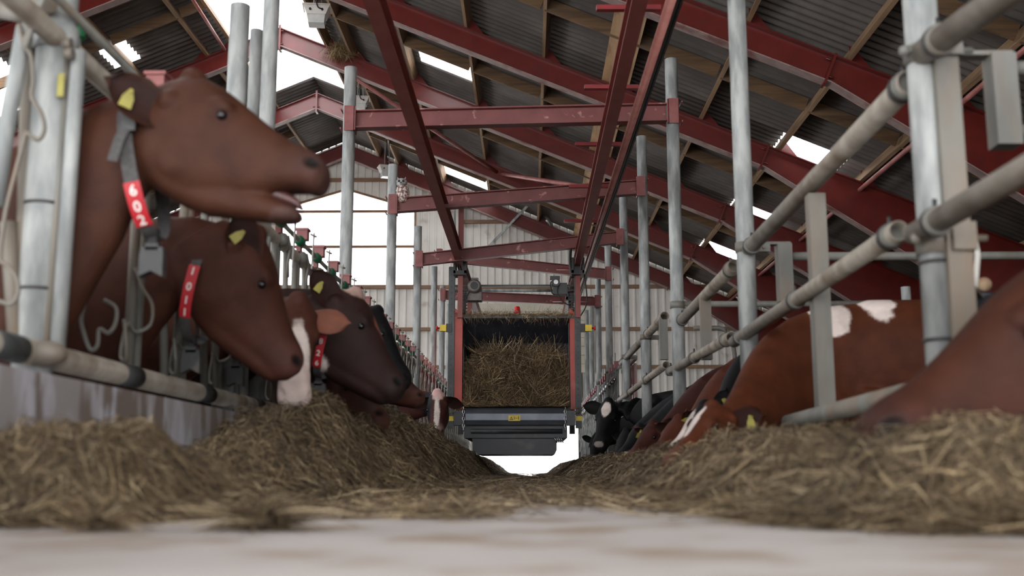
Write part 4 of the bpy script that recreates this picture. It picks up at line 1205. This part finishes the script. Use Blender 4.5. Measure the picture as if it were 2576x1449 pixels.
def coat_colors(V, base, patches, Hinv, Binv, muzzle, amt=1.0):
    C = np.tile(np.array(s2l(base)) * DARK, (len(V), 1)); muzzle = tuple(c * .8 for c in muzzle)
    Vh = (np.c_[V, np.ones(len(V))] @ np.array(Hinv).T)[:, :3]; Vb = (np.c_[V, np.ones(len(V))] @ np.array(Binv).T)[:, :3]
    wob = .22 * snoise(V[:, 0] * 9, V[:, 2] * 9 + V[:, 1] * 5, 33)
    # a little darker legs, muzzle and eye rims as on real coats
    d = np.sqrt(((Vh[:, 0] - .56) / .13) ** 2 + (Vh[:, 1] / .12) ** 2 + ((Vh[:, 2] + .05) / .11) ** 2)
    k = np.clip(1.25 - d + wob * .5, 0, 1)[:, None] * (np.abs(Vh[:, 0] - .5) < .25)[:, None]
    C = C * (1 - k) + np.array(s2l(muzzle)) * k
    for sy in (-1, 1):
        d = np.sqrt(((Vh[:, 0] - .187) / .055) ** 2 + ((Vh[:, 1] - sy * .11) / .05) ** 2 + ((Vh[:, 2] - .022) / .045) ** 2)
        k = np.clip(1.2 - d, 0, 1)[:, None] * .55
        C = C * (1 - k) + C * .35 * k
        d = np.sqrt(((Vh[:, 0] - .528) / .023) ** 2 + ((Vh[:, 1] - sy * .062) / .04) ** 2 + ((Vh[:, 2] + .030) / .018) ** 2)
        k = np.clip(1.6 - d, 0, 1)[:, None]
        C = C * (1 - k) + np.array(s2l((12, 8, 8))) * k
    for sp, c, r, col in patches:
        Q = Vh if sp == 'h' else Vb
        d = np.sqrt((((Q - np.array(c)) / np.array(r)) ** 2).sum(1)) + wob
        k = np.clip((1.08 - d) / .12, 0, 1)[:, None]
        C = C * (1 - k) + np.array(s2l(col)) * k
    return C, Vh


def cow(label, side, poll, nose, lat, sh, base, muzzle=(70, 48, 42), patches=(), ears=None, ear_n=None, vox=.014, mouth=0.0, nk=1.0, tags=(1, 1), collar=None, body=True, earcol=None, neck_pull=None, ear_at=(-.01, .10, .0), dew=1.1):
    neck_pull = neck_pull or (.28 if side == 'left' else .42)
    hd = 1 if side == 'left' else -1                  # heading along x
    P, N = Vector(poll), Vector(nose); ch = (N - P); s = ch.length / math.hypot(.56, .16); ch.normalize()
    la = Vector(lat); la = (la - ch * la.dot(ch)).normalized(); zc = ch.cross(la).normalized()
    al = math.atan2(.155, .56)
    Xa = ch * math.cos(al) + zc * math.sin(al); Za = zc * math.cos(al) - ch * math.sin(al)
    O = P - Za * (.135 * s)
    H = Matrix.Translation(O) @ Matrix((Xa, la, Za)).transposed().to_4x4() @ Matrix.Scale(s, 4)
    Hi = H.inverted()
    q = lambda x, y, z: H @ Vector((x, y, z))
    f0 = FLOORC
    B = Matrix.Translation((sh[0], sh[1], f0)) @ Matrix(((hd, 0, 0), (0, hd, 0), (0, 0, 1))).to_4x4(); Bi = B.inverted()
    mb = MB()
    open_ = mouth
    hs = []
    for x, zt_l, zb_l, w in HSEC:
        if x > .4 and open_: zb_l = max(zb_l, -.160 if x < .45 else (-.128 if x < .5 else -.112))
        c = (zt_l + zb_l) / 2; hs.append((q(x, 0, c), la, Za, w * s, (zt_l - c) * s, (c - zb_l) * s))
    loft(mb, hs, power=.8)
    R = Matrix.Rotation(open_, 4, Vector((0, 1, 0))); pv = Vector((.04, 0, -.12))
    js = []
    for x, a, b, w in JSEC:
        c = pv + R @ (Vector((x, 0, (a + b) / 2)) - pv); ax = (H.to_3x3() @ (R.to_3x3() @ Vector((0, 0, 1)))).normalized()
        js.append((H @ c, la, ax, w * s, (a - b) / 2 * s, (a - b) / 2 * s))
    loft(mb, js, power=.85)
    for sy in (-1, 1):
        mb.ball(q(.165, sy * .086, .046), .046 * s, 14, ax=(Xa, la, Za), sc=(1.15, .8, .75))      # brow
        mb.ball(q(.10, sy * .085, -.135), .095 * s, 14, ax=(Xa, la, Za), sc=(1.1, .42, 1.05))     # cheek muscle
        mb.ball(q(.525, sy * .045, -.03), .034 * s, 12, ax=(Xa, la, Za), sc=(1.1, .8, 1))         # nostril wing
        mb.ball(q(-.005, sy * .085, .005), .045 * s, 12, ax=(Xa, la, Za), sc=(1.0, 1.1, 1))       # ear root
    mb.ball(q(-.01, 0, .128), .045 * s, 14, ax=(Xa, la, Za), sc=(1.1, 1.2, .9))                  # poll knob
    # neck: bezier between the back of the head and the shoulders
    p0 = q(-.02, 0, -.075); p3 = B @ Vector((.0, 0, 1.0)); t0 = (p3 - p0).normalized() * .45 - Xa * .55; t0.normalize()
    dist = (p3 - p0).length
    p1 = p0 + t0 * dist * .33; p2 = p3 + Vector((hd, 0, .1)).normalized() * dist * neck_pull
    ks = []
    NN = 9
    HH = [.128, .135, .15, .168, .19, .215, .245, .28, .315, .34]; WW = [.082, .082, .086, .094, .105, .118, .134, .155, .18, .2]
    for i in range(NN + 1):
        t = i / NN; a = (1 - t)
        p = p0 * a ** 3 + p1 * 3 * a * a * t + p2 * 3 * a * t * t + p3 * t ** 3
        d = (p1 - p0) * 3 * a * a + (p2 - p1) * 6 * a * t + (p3 - p2) * 3 * t * t; d.normalize()
        l_ = la * a + Vector((0, hd, 0)) * t if la.dot(Vector((0, hd, 0))) > -.2 else la * a - Vector((0, hd, 0)) * t
        l_ = (l_ - d * l_.dot(d)).normalized(); u_ = d.cross(l_).normalized()
        if u_.z < 0 and abs(u_.z) > .2: u_ = -u_
        kk = nk if nk != 1 else 1.0
        ks.append((p, l_, u_, WW[i] * (1 + (kk - 1) * .5), HH[i] * kk * s ** .5, HH[i] * kk * s ** .5 * (1 + (dew - 1) * min(1, i / 3))))
    loft(mb, ks, power=.95)
    if body:
        T = [(.16, .92, .20, .11), (.06, .98, .33, .2), (-.10, 1.0, .37, .25), (-.35, .985, .385, .31), (-.75, .97, .40, .345), (-1.1, .985, .385, .34), (-1.35, 1.03, .33, .30), (-1.52, 1.08, .25, .22), (-1.6, 1.1, .15, .13)]
        loft(mb, [(B @ Vector((x, 0, z)), Vector((0, 1, 0)), Vector((0, 0, 1)), w, h, h) for x, z, h, w in T], power=.92)
        for sy in (-1, 1):
            mb.tube([B @ Vector(v) for v in ((-.06, sy * .15, .85), (-.03, sy * .16, .62), (-.02, sy * .155, .40), (-.03, sy * .155, .34), (-.03, sy * .155, .12), (-.0, sy * .155, .0))], [.11, .075, .052, .042, .036, .052], 12)
            mb.tube([B @ Vector(v) for v in ((-1.35, sy * .14, 1.0), (-1.28, sy * .17, .75), (-1.42, sy * .16, .48), (-1.47, sy * .155, .42), (-1.42, sy * .155, .12), (-1.38, sy * .155, .0))], [.2, .13, .06, .05, .04, .054], 12)
        mb.tube([B @ Vector(v) for v in ((-1.56, 0, 1.28), (-1.68, 0, 1.15), (-1.70, 0, .8), (-1.69, 0, .5), (-1.70, 0, .38))], [.045, .03, .02, .03, .012], 10)
        mb.ball(B @ Vector((-1.2, 0, .55)), .17, 14, sc=(1, .9, .8))
    V, F = remesh(mb, vox)
    # nostril pits
    Vh = (np.c_[V, np.ones(len(V))] @ np.array(Hi).T)[:, :3]
    for sy in (-1, 1):
        d = np.sqrt(((Vh[:, 0] - .530) / .022) ** 2 + ((Vh[:, 1] - sy * .062) / .04) ** 2 + ((Vh[:, 2] + .030) / .016) ** 2)
        k = np.clip(1.5 - d, 0, 1)[:, None]
        V = V + (np.array(-Xa) * .6 - np.array(la) * sy * .5) * k * .020 * s
    C, Vh = coat_colors(V, base, patches, Hi, Bi, muzzle)
    t = thing('cow', label, 'cow', (sh[0], sh[1], f0), 'cows feeding on the %s side' % side)
    out = MB(); out.v = [Vector(v) for v in V]; out.f = F; out.m = [0] * len(F); out.s = [True] * len(F)
    cols = [tuple(c) for c in C]
    # ears
    toc = Vector((0, -1, 0))
    for i, sy in enumerate((-1, 1)):
        D = Vector(ears[i]) if ears else (la * sy * .85 - Xa * .35 + Za * .1)
        D.normalize(); Nn = Vector(ear_n[i]) if ear_n else (Xa * .8 + la * sy * .2)
        Nn = (Nn - D * Nn.dot(D)).normalized(); Wd = D.cross(Nn)
        bp = q(ear_at[0], sy * ear_at[1], ear_at[2]); L = .235 * s; nu, nv = 12, 8
        col = np.array(s2l(earcol or base)) * DARK; ins = np.array(s2l((44, 26, 22))) if max(base) > 60 else np.array(s2l((20, 18, 18)))
        for layer in (0, 1):
            o0 = len(out.v)
            for a_ in range(nu + 1):
                u = a_ / nu; w = .074 * s * (math.sin(math.pi * min(1, .12 + .88 * u ** 1.15)) ** .55 if u < 1 else 0) + .004
                for b_ in range(nv + 1):
                    v = b_ / nv * 2 - 1
                    pt = bp + D * L * (u - .1) * (1 - .10 * v * v * (u > .6)) + Wd * w * v + Nn * (.030 * s * v * v * (1 - u * .4) - .026 * s * (1 - u)) + Nn * (.004 if layer else -.004) * (1 - abs(v) * .9)
                    out.v.append(pt); e_ = abs(v) > .8 or u > .93
                    cols.append(tuple(ins if (layer == 1 and not e_) else col))
            for a_ in range(nu):
                for b_ in range(nv):
                    i0 = o0 + a_ * (nv + 1) + b_; qd = (i0, i0 + 1, i0 + nv + 2, i0 + nv + 1)
                    out.f.append(qd if layer == 0 else qd[::-1]); out.m.append(0); out.s.append(True)
        if tags[i]:
            tm = MB(); c0 = bp + D * L * .5 + Nn * .016
            dn = (-Wd if Wd.z > 0 else Wd); dn = (dn * .8 + Vector((0, 0, -.5))).normalized(); rt = Nn.cross(dn).normalized()
            cT = c0 + dn * .028
            tm.prism([cT - rt * .009 + dn * -.028, cT + rt * .009 + dn * -.028, cT + rt * .019 - dn * .005, cT + rt * .021 + dn * .03, cT - rt * .021 + dn * .03, cT - rt * .019 - dn * .005], Nn * .003)
            tm.tube([c0 - Nn * .03, c0 + Nn * .01], .008, 8)
            tm.build('ear_tag', TAGY, t)
    # eyes
    for sy in (-1, 1):
        n0 = len(out.v); out.ball(q(.190, sy * .1045, .016), .018 * s, 14, mi=1)
        cols += [(0, 0, 0)] * (len(out.v) - n0)
    if mouth:
        n0 = len(out.v)
        T = [Vector((.22, 0, -.13)), Vector((.34, 0, -.118)), Vector((.44, 0, -.105)), Vector((.49, 0, -.10)), Vector((.52, 0, -.102)), Vector((.54, 0, -.11))]
        ax = (H.to_3x3() @ (R.to_3x3() @ Vector((0, 0, 1)))).normalized()
        m3 = MB(); loft(m3, [(H @ (pv + R @ (c_ - pv)), la, ax, w_ * s, h_ * s, h_ * s) for c_, w_, h_ in zip(T, (.026, .028, .028, .026, .02, .01), (.022, .024, .022, .018, .013, .005))], 16, 1)
        out.add(m3.v, m3.f, 2, True); cols += [(0, 0, 0)] * (len(out.v) - n0)
    o = out.build('body', [COAT, EYE, TONGUE], t)
    ca = o.data.color_attributes.new('coat', 'FLOAT_COLOR', 'POINT')
    ca.data.foreach_set('color', np.c_[np.array(cols), np.ones(len(cols))].astype(np.float32).ravel())
    if collar: make_collar(t, **collar)
    return t


def text_faces(ch, size):
    cu = bpy.data.curves.new('t', 'FONT'); cu.body = ch; cu.size = size; cu.align_x = 'CENTER'; cu.align_y = 'CENTER'; cu.extrude = .0008; cu.offset = size * .018; cu.resolution_u = 4
    o = bpy.data.objects.new('t', cu); COL.objects.link(o); dg = bpy.context.evaluated_depsgraph_get()
    m = o.evaluated_get(dg).to_mesh(); V = [v.co.copy() for v in m.vertices]; F = [tuple(p.vertices) for p in m.polygons]
    o.evaluated_get(dg).to_mesh_clear(); bpy.data.objects.remove(o); bpy.data.curves.remove(cu)
    return V, F


def make_collar(t, top, bottom, rw, digits='', a0=70, a1=120, cam_side=-1, width=.042, box=True, tail=None, tops=None, boxcol=None, dsize=.046):
    T, Bt = Vector(top), Vector(bottom); C = (T + Bt) / 2; u = (T - Bt) / 2; rh = u.length; u.normalize()
    w = Vector((0, cam_side, 0)); w = (w - u * w.dot(u)).normalized(); a = u.cross(w).normalized()
    def pt(th, off=0.0):
        c, s = math.cos(th), math.sin(th); p = .9
        x = math.copysign(abs(s) ** p, s) * rw; z = math.copysign(abs(c) ** p, c) * rh
        r = Vector((0, 0, 0)) + u * z + w * x; n = (u * z / rh ** 2 + w * x / rw ** 2).normalized()
        return C + r + n * off, n
    def band(th0, th1, off, thick, wd, mats, name, parent, n=48):
        mb = MB(); vs = []
        for i in range(n + 1):
            th = th0 + (th1 - th0) * i / n
            for (o_, k_) in ((off, -1), (off, 1), (off + thick, 1), (off + thick, -1)):
                p_, _ = pt(th, o_); vs.append(p_ + a * wd / 2 * k_)
        fs = []
        for i in range(n):
            for k_ in range(4): fs.append((i * 4 + k_, i * 4 + (k_ + 1) % 4, i * 4 + 4 + (k_ + 1) % 4, i * 4 + 4 + k_))
        fs += [(0, 1, 2, 3), tuple(n * 4 + k_ for k_ in (3, 2, 1, 0))]
        mb.add(vs, fs, 0, False); return mb.build(name, mats, parent)
    col = band(0, 2 * math.pi, .0, .004, width, STRAP, 'collar', t, 64)
    if digits:
        r0, r1 = math.radians(a0), math.radians(a1)
        pl = band(r0, r1, .005, .004, width * 1.12, PLATE, 'number_plate', col, 20)
        mb = MB(); k = len(digits)
        for i, ch in enumerate(digits):
            th = r0 + (r1 - r0) * (i + .5) / k; p, n = pt(th, .0105); p2, _ = pt(th + .02, .0105)
            dn = (p2 - p).normalized(); upv = -dn; rt = upv.cross(n).normalized()
            Vt, Ft = text_faces(ch, dsize)
            mb.add([p + rt * v.x + upv * v.y + n * v.z for v in Vt], Ft)
        mb.build('digits', WHITE, pl)
    bp, n = pt(math.pi * .9, .0)
    if box:
        z = Vector((0, 0, -1)); c = Bt + z * .0
        xs = Vector((1, 0, 0)) ; ys = Vector((0, 1, 0)); ww = .04; hh = .10
        c0 = c + Vector((0, cam_side * .03, -.035))
        mb = MB(); mb.prism([c0 - xs * ww * .9, c0 - xs * ww - Vector((0, 0, .03)), c0 - xs * ww * 1.0 - Vector((0, 0, hh)), c0 - Vector((0, 0, hh - .02)), c0 + xs * ww - Vector((0, 0, hh)), c0 + xs * ww - Vector((0, 0, .03)), c0 + xs * ww * .9], ys * .045)
        mb.bbox(c0 + Vector((-.022, 0, -.01)), c0 + Vector((.022, .04, .012)))
        mb.build('transponder', TRANSP, t)
        MB().bar(c + Vector((0, cam_side * .012, .03)), c0 + Vector((0, .02, -.005)), .03, .036).build('strap_loop', STRAPB, col)
    if tail:
        p_ = [Vector(x) for x in tail]; mb = MB()
        for i in range(len(p_) - 1): mb.bar(p_[i], p_[i + 1], .034, .005, up=(0, 1, 0))
        mb.build('strap_end', STRAP, col)
        k = p_[0]; MB().bbox(k + Vector((-.02, -.008, -.026)), k + Vector((.026, .008, .026))).build('buckle', TRANSP, col)


BR1, BR2, BR3, DK, BLK = (104, 62, 48), (112, 66, 48), (90, 56, 46), (62, 42, 38), (34, 33, 36)
WHT = (214, 200, 192)
Yv = Vector((0, 1, 0))
# --- left side
cow('reddish brown cow with raised head and open mouth, collar number 602', 'left', at(498, 200, Y=3.50), at(824, 430, Y=3.44), (0, 1, 0), (-2.15, 3.58), (98, 58, 41), (84, 56, 50),
    patches=[('h', (.52, 0, -.235), (.08, .1, .06), (72, 50, 44))], ears=((-.78, -.45, .48), (-.5, .7, .35)), ear_n=((.45, -.85, .1), (1, 0, .3)), vox=.009, mouth=.125, ear_at=(-.01, .10, -.048), nk=1.22, tags=(1, 0), dew=1.45,
    collar=dict(top=at(338, 268, Y=3.53), bottom=at(390, 600, Y=3.53), rw=.155, digits='602', a0=107, a1=150, width=.048, tail=(at(322, 310, Y=3.37), at(300, 350, Y=3.35), at(282, 405, Y=3.34)), dsize=.05))
cow('brown cow with lowered head and upright ear, collar number 1011', 'left', at(655, 592, Y=4.55), at(758, 925, Y=4.62), (-.3, 1, 0), (-2.15, 4.52), (104, 60, 46), (92, 58, 52),
    ears=((-.12, -.3, .95), (-.3, .8, .5)), ear_n=((.3, -.95, 0), (1, 0, .3)), ear_at=(.075, .10, .02), vox=.011, nk=1.15, tags=(1, 0), dew=1.2,
    collar=dict(top=at(552, 598, Y=4.58), bottom=at(486, 862, Y=4.58), rw=.215, digits='1011', a0=76, a1=126, tail=(at(538, 640, Y=4.44), at(505, 700, Y=4.43), at(484, 762, Y=4.43)), dsize=.046))
cow('brown cow with broad white face stripe, half hidden behind cow 1011', 'left', at(752, 752, Y=5.35), at(745, 1000, Y=5.12), (.92, .38, 0), (-2.15, 5.33), (116, 70, 54), (196, 176, 168),
    patches=[('h', (.32, 0, .03), (.36, .062, .1), WHT), ('h', (.48, 0, -.03), (.12, .09, .1), (205, 186, 178))], ears=((-.95, -.2, .1), (.95, -.1, -.12)), ear_n=((.1, -.9, .4), (-.1, .9, -.4)), vox=.013, tags=(0, 0), earcol=(190, 122, 98),
    collar=dict(top=at(655, 740, Y=5.38), bottom=at(597, 905, Y=5.38), rw=.125, digits='', a0=80, a1=130))
cow('dark brown cow with pale poll, collar number 826', 'left', at(902, 742, Y=6.02), at(1018, 980, Y=5.88), (-.15, 1, 0), (-2.15, 6.14), (72, 47, 42), (58, 44, 42),
    patches=[('h', (-.03, 0, .12), (.09, .1, .06), (170, 140, 130)), ('h', (.10, 0, .07), (.2, .06, .05), (124, 74, 54)), ('h', (.12, 0, -.24), (.14, .09, .05), WHT)], ears=((-.55, -.35, .75), (.2, .9, .3)), ear_n=((.5, -.85, 0), (1, 0, .3)), vox=.013, tags=(1, 0), nk=1.1,
    collar=dict(top=at(844, 785, Y=5.80), bottom=at(803, 950, Y=5.80), rw=.17, digits='826', a0=82, a1=134, dsize=.042))
cow('black cow behind the dark brown one, muzzle at the hay', 'left', at(956, 782, Y=7.22), at(1034, 962, Y=7.10), (-.2, 1, 0), (-2.15, 7.78), BLK, (40, 38, 40), vox=.015, tags=(0, 0), ears=((-.7, -.4, .4), (-.2, .9, .3)))
cow('brown cow eating with its head deep in the left hay', 'left', at(868, 935, Y=6.62), at(975, 1052, Y=6.35), (0, 1, 0), (-2.15, 6.92), (112, 66, 52), (96, 62, 54), vox=.015, tags=(0, 0))
cow('brown cow with only its muzzle showing past the black cow', 'left', at(985, 905, Y=8.5), at(1068, 1000, Y=8.35), (0, 1, 0), (-2.15, 8.62), (108, 62, 50), (110, 70, 60), vox=.017, tags=(0, 0))
cow('far brown and black cow with white face facing the camera', 'left', at(1100, 985, Y=12.5), at(1098, 1088, Y=12.15), (1, 0, 0), (-2.1, 12.7), (110, 62, 54), (190, 160, 150), vox=.017, tags=(0, 0),
    patches=[('h', (.0, .01, .1), (.14, .09, .12), (206, 168, 160)), ('h', (.28, 0, .05), (.32, .03, .1), WHT), ('h', (.12, -.13, 0), (.24, .085, .2), (38, 38, 42))], ears=((-1, 0, -.3), (1, 0, -.3)))
# --- right side
cow('nearest brown cow at the right edge, head down in the hay', 'right', at(2640, 655, Y=2.98), at(2165, 1092, Y=2.86), (0, -1, 0), (2.0, 3.05), (94, 52, 36), (72, 44, 38), vox=.010, tags=(0, 0), nk=1.15)
cow('brown cow with white patches on its back, feeding behind the right rails', 'right', at(1786, 1020, Y=5.25), at(1680, 1160, Y=4.95), (.35, -1, 0), (1.78, 5.95), (124, 66, 40), (120, 74, 60), vox=.012, tags=(0, 1), nk=1.15,
    patches=[('b', (-.12, 0, 1.37), (.09, .5, .15), WHT), ('b', (.13, 0, 1.24), (.11, .4, .12), WHT), ('h', (.2, 0, .1), (.2, .035, .08), WHT)], ears=((-.4, .8, .3), (.75, -.55, .12)), ear_n=((0, -.9, .3), (-.3, -.95, .1)))
cow('black cow with white face stripe between two brown cows on the right', 'right', at(1768, 1015, Y=6.3), at(1680, 1140, Y=6.05), (.3, -1, 0), (1.68, 6.82), BLK, (50, 44, 44), vox=.015, tags=(0, 1), patches=[('h', (.3, 0, .05), (.3, .045, .1), WHT)], ears=((-.4, .8, .3), (.15, -.3, .9)))
cow('red-brown cow whose sloping neck shows past the black neck', 'right', at(1704, 1050, Y=7.3), at(1640, 1140, Y=7.0), (.5, -.9, 0), (1.70, 7.62), (132, 74, 54), (110, 70, 60), vox=.016, tags=(0, 1), ears=((-.9, .2, .5), (-.3, -.5, .9)))
cow('chestnut cow grazing with pale ears low in the right row', 'right', at(1640, 1062, Y=8.15), at(1580, 1150, Y=7.9), (.5, -.9, 0), (1.70, 8.46), (100, 56, 48), (110, 70, 64), vox=.016, tags=(1, 1), ears=((-.9, -.1, .45), (.5, -.5, .6)), earcol=(140, 90, 80))
cow('black cow whose grey-sheen neck slopes down beyond the chestnut cow', 'right', at(1606, 1068, Y=9.3), at(1560, 1140, Y=9.1), (.6, -.8, 0), (1.72, 9.42), (42, 42, 46), (40, 38, 40), vox=.017, tags=(0, 0), patches=[('b', (-.1, 0, 1.4), (.16, .4, .16), WHT)])
cow('black cow chewing low in the hay in front of the starred one', 'right', at(1574, 1080, Y=10.6), at(1548, 1160, Y=10.35), (.8, -.6, 0), (1.76, 10.5), BLK, (40, 36, 36), vox=.017, tags=(0, 0))
cow('black cow with white forehead star facing the camera', 'right', at(1530, 1008, Y=12.2), at(1506, 1118, Y=11.9), (1, -.25, 0), (1.76, 11.9), (26, 26, 29), (44, 42, 44), vox=.015, tags=(0, 1), patches=[('h', (.13, 0, .1), (.10, .05, .08), WHT), ('h', (.56, 0, -.02), (.03, .05, .03), (150, 140, 136))], ears=((-1, .2, .2), (1, -.1, .25)), ear_n=((0, -1, .1), (0, -1, .1)))
cow('farthest black cow nosing the hay beside the last yokes', 'right', at(1500, 1092, Y=14.2), at(1490, 1160, Y=13.95), (1, -.3, 0), (1.76, 14.3), BLK, (40, 38, 40), vox=.02, tags=(0, 0))
